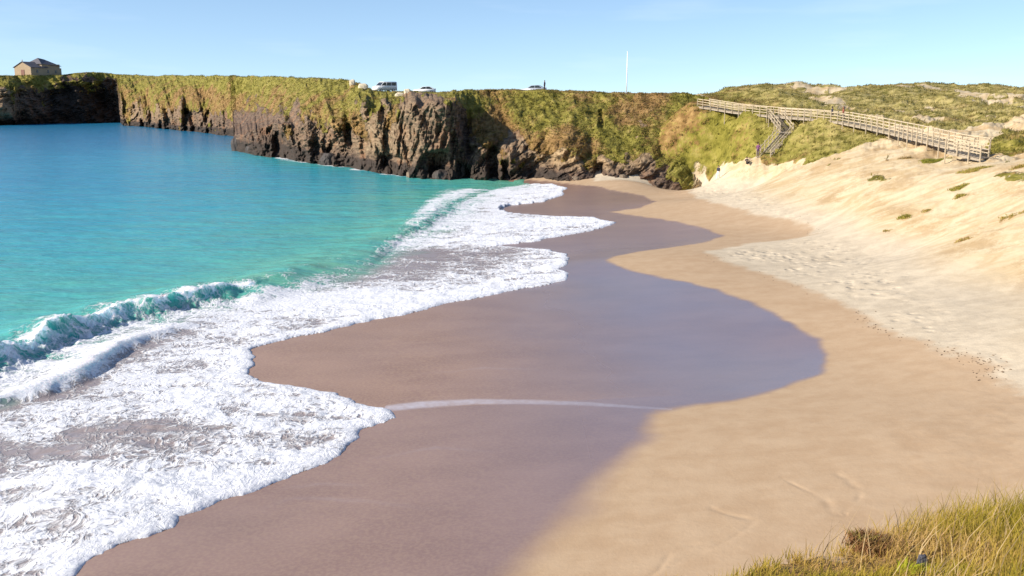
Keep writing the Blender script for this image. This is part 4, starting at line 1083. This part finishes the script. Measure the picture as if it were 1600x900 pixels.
# ------------------------------------------------------------------ people
mskin = plain('skin', (.42, .25, .17), .6, .05)
def cloth(n, c): return plain(n, c, .85, .12, 9)
def person(loc, rz, pose, top, bottom, hair, label, h=1.7):
    s = h / 1.7
    # joints: pelvis, waist, chest, neck, head...
    J = {'pel': (0, 0, .92), 'wai': (0, 0, 1.08), 'che': (0, 0, 1.30), 'nec': (0, .0, 1.44), 'jaw': (0, .02, 1.52), 'hea': (0, .01, 1.60), 'cro': (0, 0, 1.66), 'nos': (0, .105, 1.575)}
    for sd, k in ((1, 'l'), (-1, 'r')):
        J['sh' + k] = (.17 * sd, 0, 1.38); J['el' + k] = (.23 * sd, -.02, 1.12); J['wr' + k] = (.24 * sd, .06, .88); J['ha' + k] = (.24 * sd, .09, .79)
        J['hi' + k] = (.09 * sd, 0, .88); J['kn' + k] = (.10 * sd, .02, .49); J['an' + k] = (.10 * sd, -.01, .08); J['to' + k] = (.11 * sd, .15, .04)
    if pose == 'walk':
        J['knl'] = (.09, .16, .50); J['anl'] = (.09, .24, .09); J['tol'] = (.09, .39, .07); J['knr'] = (-.09, -.05, .49); J['anr'] = (-.09, -.28, .12); J['tor'] = (-.09, -.14, .04)
        J['ell'] = (.22, -.13, 1.13); J['wrl'] = (.22, -.06, .90); J['hal'] = (.22, -.03, .82); J['elr'] = (-.22, .07, 1.13); J['wrr'] = (-.20, .24, .95); J['har'] = (-.2, .3, .88)
    if pose == 'sit':
        dz = -.80
        for k in list(J): J[k] = (J[k][0], J[k][1] - (.10 if J[k][2] > 1.2 else 0), J[k][2] + dz)
        for sd, k in ((1, 'l'), (-1, 'r')):
            J['hi' + k] = (.10 * sd, .02, .12); J['kn' + k] = (.14 * sd, .36, .46); J['an' + k] = (.12 * sd, .52, .08); J['to' + k] = (.12 * sd, .68, .04)
            J['el' + k] = (.24 * sd, .08, .40); J['wr' + k] = (.12 * sd, .30, .50); J['ha' + k] = (.07 * sd, .38, .50)
    rad = dict(pel=.145, wai=.125, che=.15, nec=.055, jaw=.075, hea=.095, cro=.06, nos=.016, sh=.07, el=.045, wr=.032, ha=.038, hi=.095, kn=.06, an=.042, to=.035)
    names = list(J); idx = {n: i for i, n in enumerate(names)}
    E = [('pel', 'wai'), ('wai', 'che'), ('che', 'nec'), ('nec', 'jaw'), ('jaw', 'hea'), ('hea', 'cro'), ('hea', 'nos')]
    for k in 'lr': E += [('che', 'sh' + k), ('sh' + k, 'el' + k), ('el' + k, 'wr' + k), ('wr' + k, 'ha' + k), ('pel', 'hi' + k), ('hi' + k, 'kn' + k), ('kn' + k, 'an' + k), ('an' + k, 'to' + k)]
    me = bpy.data.meshes.new('person'); me.from_pydata([Vector(J[n]) * s for n in names], [(idx[a], idx[b]) for a, b in E], [])
    o = bpy.data.objects.new('person_skin', me); COL.objects.link(o)
    m = o.modifiers.new('s', 'SKIN'); o.modifiers.new('u', 'SUBSURF').levels = 1
    for n in names:
        v = me.skin_vertices[0].data[idx[n]]; r = rad.get(n) or rad[n[:2]]; v.radius = (r * s, r * s * (.75 if n in ('pel', 'wai', 'che') else 1)); v.use_root = n == 'pel'
    dg = bpy.context.evaluated_depsgraph_get(); new = bpy.data.meshes.new_from_object(o.evaluated_get(dg))
    bpy.data.objects.remove(o)
    for mm in (mskin, top, bottom): new.materials.append(mm)
    seatz = 1e9
    JJ = {n: Vector(J[n]) * s for n in names}
    near_of = {}
    for pl in new.polygons:
        c = pl.center
        best = min(names, key=lambda n: (JJ[n] - c).length - (rad.get(n) or rad[n[:2]]) * s)
        k = best if best in ('pel', 'wai', 'che', 'nec', 'jaw', 'hea', 'cro', 'nos') else best[:2]
        pl.material_index = 0 if k in ('nec', 'jaw', 'hea', 'cro', 'nos', 'ha', 'wr') else (1 if k in ('che', 'wai', 'sh', 'el') else 2)
        pl.use_smooth = True
    p = bpy.data.objects.new('person', new); COL.objects.link(p); p.location = loc; p.rotation_euler = (0, 0, rz)
    tag(p, label, 'person')
    hb = bmesh.new(); bmesh.ops.create_uvsphere(hb, u_segments=14, v_segments=10, radius=.112 * s)
    hc = JJ['hea']
    bmesh.ops.delete(hb, geom=[v for v in hb.verts if v.co.y > .03 * s and v.co.z < .035 * s], context='VERTS')
    for v in hb.verts: v.co = Vector((v.co.x, v.co.y * 1.08 - .012 * s, v.co.z * 1.1 + .015 * s)) + hc
    hm = bpy.data.meshes.new('hair'); hb.to_mesh(hm); hb.free(); hm.materials.append(hair)
    ho = bpy.data.objects.new('hair', hm); COL.objects.link(ho); ho.parent = p
    return p
hd = plain('dark hair', (.03, .02, .015), .6); hr = plain('auburn hair', (.22, .07, .03), .6)
navy = cloth('navy cloth', (.025, .025, .045)); black = cloth('black cloth', (.02, .018, .02)); whitec = cloth('white cloth', (.7, .68, .64)); purple = cloth('purple cloth', (.16, .05, .14)); plum = cloth('plum cloth', (.06, .03, .07)); rust = cloth('rust cloth', (.22, .06, .04))
person(on_ground(1122, 280), R(150), 'walk', navy, whitec, hd, 'person in dark top and white trousers walking on the far sand')
person(on_ground(1167, 259), R(190), 'sit', black, black, hd, 'person in dark clothes sitting on the sand below the staircase')
person(on_ground(1184, 246.5), R(160), 'stand', purple, plum, hd, 'person in a purple top standing at the foot of the staircase', 1.8)
def on_walk(px):
    k = [w[0] for w in WALK]; return np.array([np.interp(px, k, [w[i] for w in WP]) for i in range(3)]) + np.array([0, 0, .03])
person(on_walk(1303) + [-.1, .4, 0], R(-80), 'walk', navy, black, hd, 'person in navy on the boardwalk, left of the two there')
person(on_walk(1315) + [.1, -.2, 0], R(-80), 'walk', rust, black, hr, 'person with auburn hair and rust top on the boardwalk')
p = plateau(851, 3)
person(p + [0, 0, -.1], R(60), 'stand', plum, black, hd, 'person in dark clothes standing beside the silver blue car')

# ------------------------------------------------------------------ wrack line
g = np.random.default_rng(33); Vs, Qs = [], []
def fleck(x, y, r):
    a = g.uniform(0, 6.28); z = gz(x, y) + .012; k = len(Vs)
    ca, sa = math.cos(a), math.sin(a)
    for (px_, py_, h) in ((-1, -.4, 0), (1, -.3, 0), (.9, .45, 0), (-.8, .35, 0), (0, 0, .5)):
        Vs.append((x + (px_ * ca - py_ * sa) * r, y + (px_ * sa + py_ * ca) * r, z + h * r))
    for i in range(4): Qs.append((k + i, k + (i + 1) % 4, k + 4))
for ln_, n, spd in [([(1480, 548), (1530, 562), (1556, 580), (1545, 596)], 90, .35), ([(1340, 486), (1366, 513), (1400, 526)], 40, .3), ([(1240, 350), (1275, 365)], 22, .5), ([(1095, 396), (1200, 432), (1330, 482)], 26, .4), ([(1400, 526), (1480, 546)], 14, .3), ([(1120, 300), (1200, 330), (1290, 350)], 18, .8)]:
    lp = resample([pg(*p, z0=1.6) for p in ln_], .1)
    for _ in range(n):
        q = lp[g.integers(len(lp))]; fleck(q[0] + g.normal(0, spd), q[1] + g.normal(0, spd * 1.4), g.uniform(.02, .07))
o = np_mesh('seaweed', Vs, Qs, plain('dried seaweed', (.17, .115, .075), .9, .3, 3), smooth=False)
tag(o, 'dark flecks of dried seaweed along the tide line on pale sand', 'seaweed', kind='stuff')

# ------------------------------------------------------------------ light, sky, camera
W_ = bpy.data.worlds.new('World'); SC.world = W_; W_.use_nodes = True
nt_ = W_.node_tree; bg = nt_.nodes['Background']
sky = nt_.nodes.new('ShaderNodeTexSky'); sky.sky_type = 'NISHITA'; sky.sun_disc = False
sky.sun_elevation = SUN_EL
az = math.atan2(SUN_DIR.x, SUN_DIR.y)
sky.sun_rotation = az
sky.air_density = 1.0; sky.dust_density = .2; sky.ozone_density = 3.5; sky.altitude = 0
tcw = nt_.nodes.new('ShaderNodeTexCoord'); sxw = nt_.nodes.new('ShaderNodeSeparateXYZ'); nt_.links.new(tcw.outputs['Generated'], sxw.inputs[0])
mw_ = nt_.nodes.new('ShaderNodeMath'); mw_.operation = 'MULTIPLY_ADD'; nt_.links.new(sxw.outputs[2], mw_.inputs[0]); mw_.inputs[1].default_value = 1.3; mw_.inputs[2].default_value = .10
cbw = nt_.nodes.new('ShaderNodeCombineXYZ'); nt_.links.new(sxw.outputs[0], cbw.inputs[0]); nt_.links.new(sxw.outputs[1], cbw.inputs[1]); nt_.links.new(mw_.outputs[0], cbw.inputs[2])
nvw = nt_.nodes.new('ShaderNodeVectorMath'); nvw.operation = 'NORMALIZE'; nt_.links.new(cbw.outputs[0], nvw.inputs[0]); nt_.links.new(nvw.outputs[0], sky.inputs[0])
tw = nt_.nodes.new('ShaderNodeMix'); tw.data_type = 'RGBA'; tw.blend_type = 'MULTIPLY'; tw.inputs[0].default_value = 1; tw.inputs[7].default_value = (1.03, .955, .89, 1)
nt_.links.new(sky.outputs[0], tw.inputs[6]); mp_ = nt_.nodes.new('ShaderNodeMapping'); mp_.inputs['Scale'].default_value = (5, 5, 40); mp_.inputs['Rotation'].default_value = (.05, .1, .3); nt_.links.new(tcw.outputs['Generated'], mp_.inputs['Vector'])
cn_ = nt_.nodes.new('ShaderNodeTexNoise'); cn_.inputs['Scale'].default_value = 1.0; cn_.inputs['Detail'].default_value = 6; nt_.links.new(mp_.outputs[0], cn_.inputs['Vector'])
cr_ = nt_.nodes.new('ShaderNodeMapRange'); cr_.inputs['From Min'].default_value = .54; cr_.inputs['From Max'].default_value = .80; cr_.inputs['To Max'].default_value = .12; nt_.links.new(cn_.outputs['Fac'], cr_.inputs['Value'])
cm_ = nt_.nodes.new('ShaderNodeMix'); cm_.data_type = 'RGBA'; cm_.inputs[7].default_value = (6.2, 6.4, 6.8, 1); nt_.links.new(cr_.outputs[0], cm_.inputs[0]); nt_.links.new(tw.outputs[2], cm_.inputs[6])
nt_.links.new(cm_.outputs[2], bg.inputs[0]); bg.inputs[1].default_value = .115
sl = bpy.data.lights.new('sun', 'SUN'); sl.energy = 4.1; sl.angle = R(.53); sl.color = (1, .91, .77)
so = bpy.data.objects.new('sun', sl); COL.objects.link(so)
dirv = Vector((SUN_DIR.x * math.cos(SUN_EL), SUN_DIR.y * math.cos(SUN_EL), math.sin(SUN_EL)))
so.rotation_euler = dirv.to_track_quat('Z', 'Y').to_euler(); so.location = dirv * 100

cam = bpy.data.cameras.new('camera'); co = bpy.data.objects.new('camera', cam); COL.objects.link(co)
cam.sensor_width = 36; cam.lens = 36 * F / 1600; cam.clip_end = 30000; cam.clip_start = .1
co.location = (0, 0, EYE); co.rotation_euler = (math.pi / 2 - PITCH, 0, 0)
SC.camera = co
vs_ = SC.view_settings; vs_.view_transform = 'Standard'; vs_.look = 'None'; vs_.exposure = .98; vs_.gamma = 1; vs_.use_curve_mapping = False
SC.cycles.max_bounces = 6
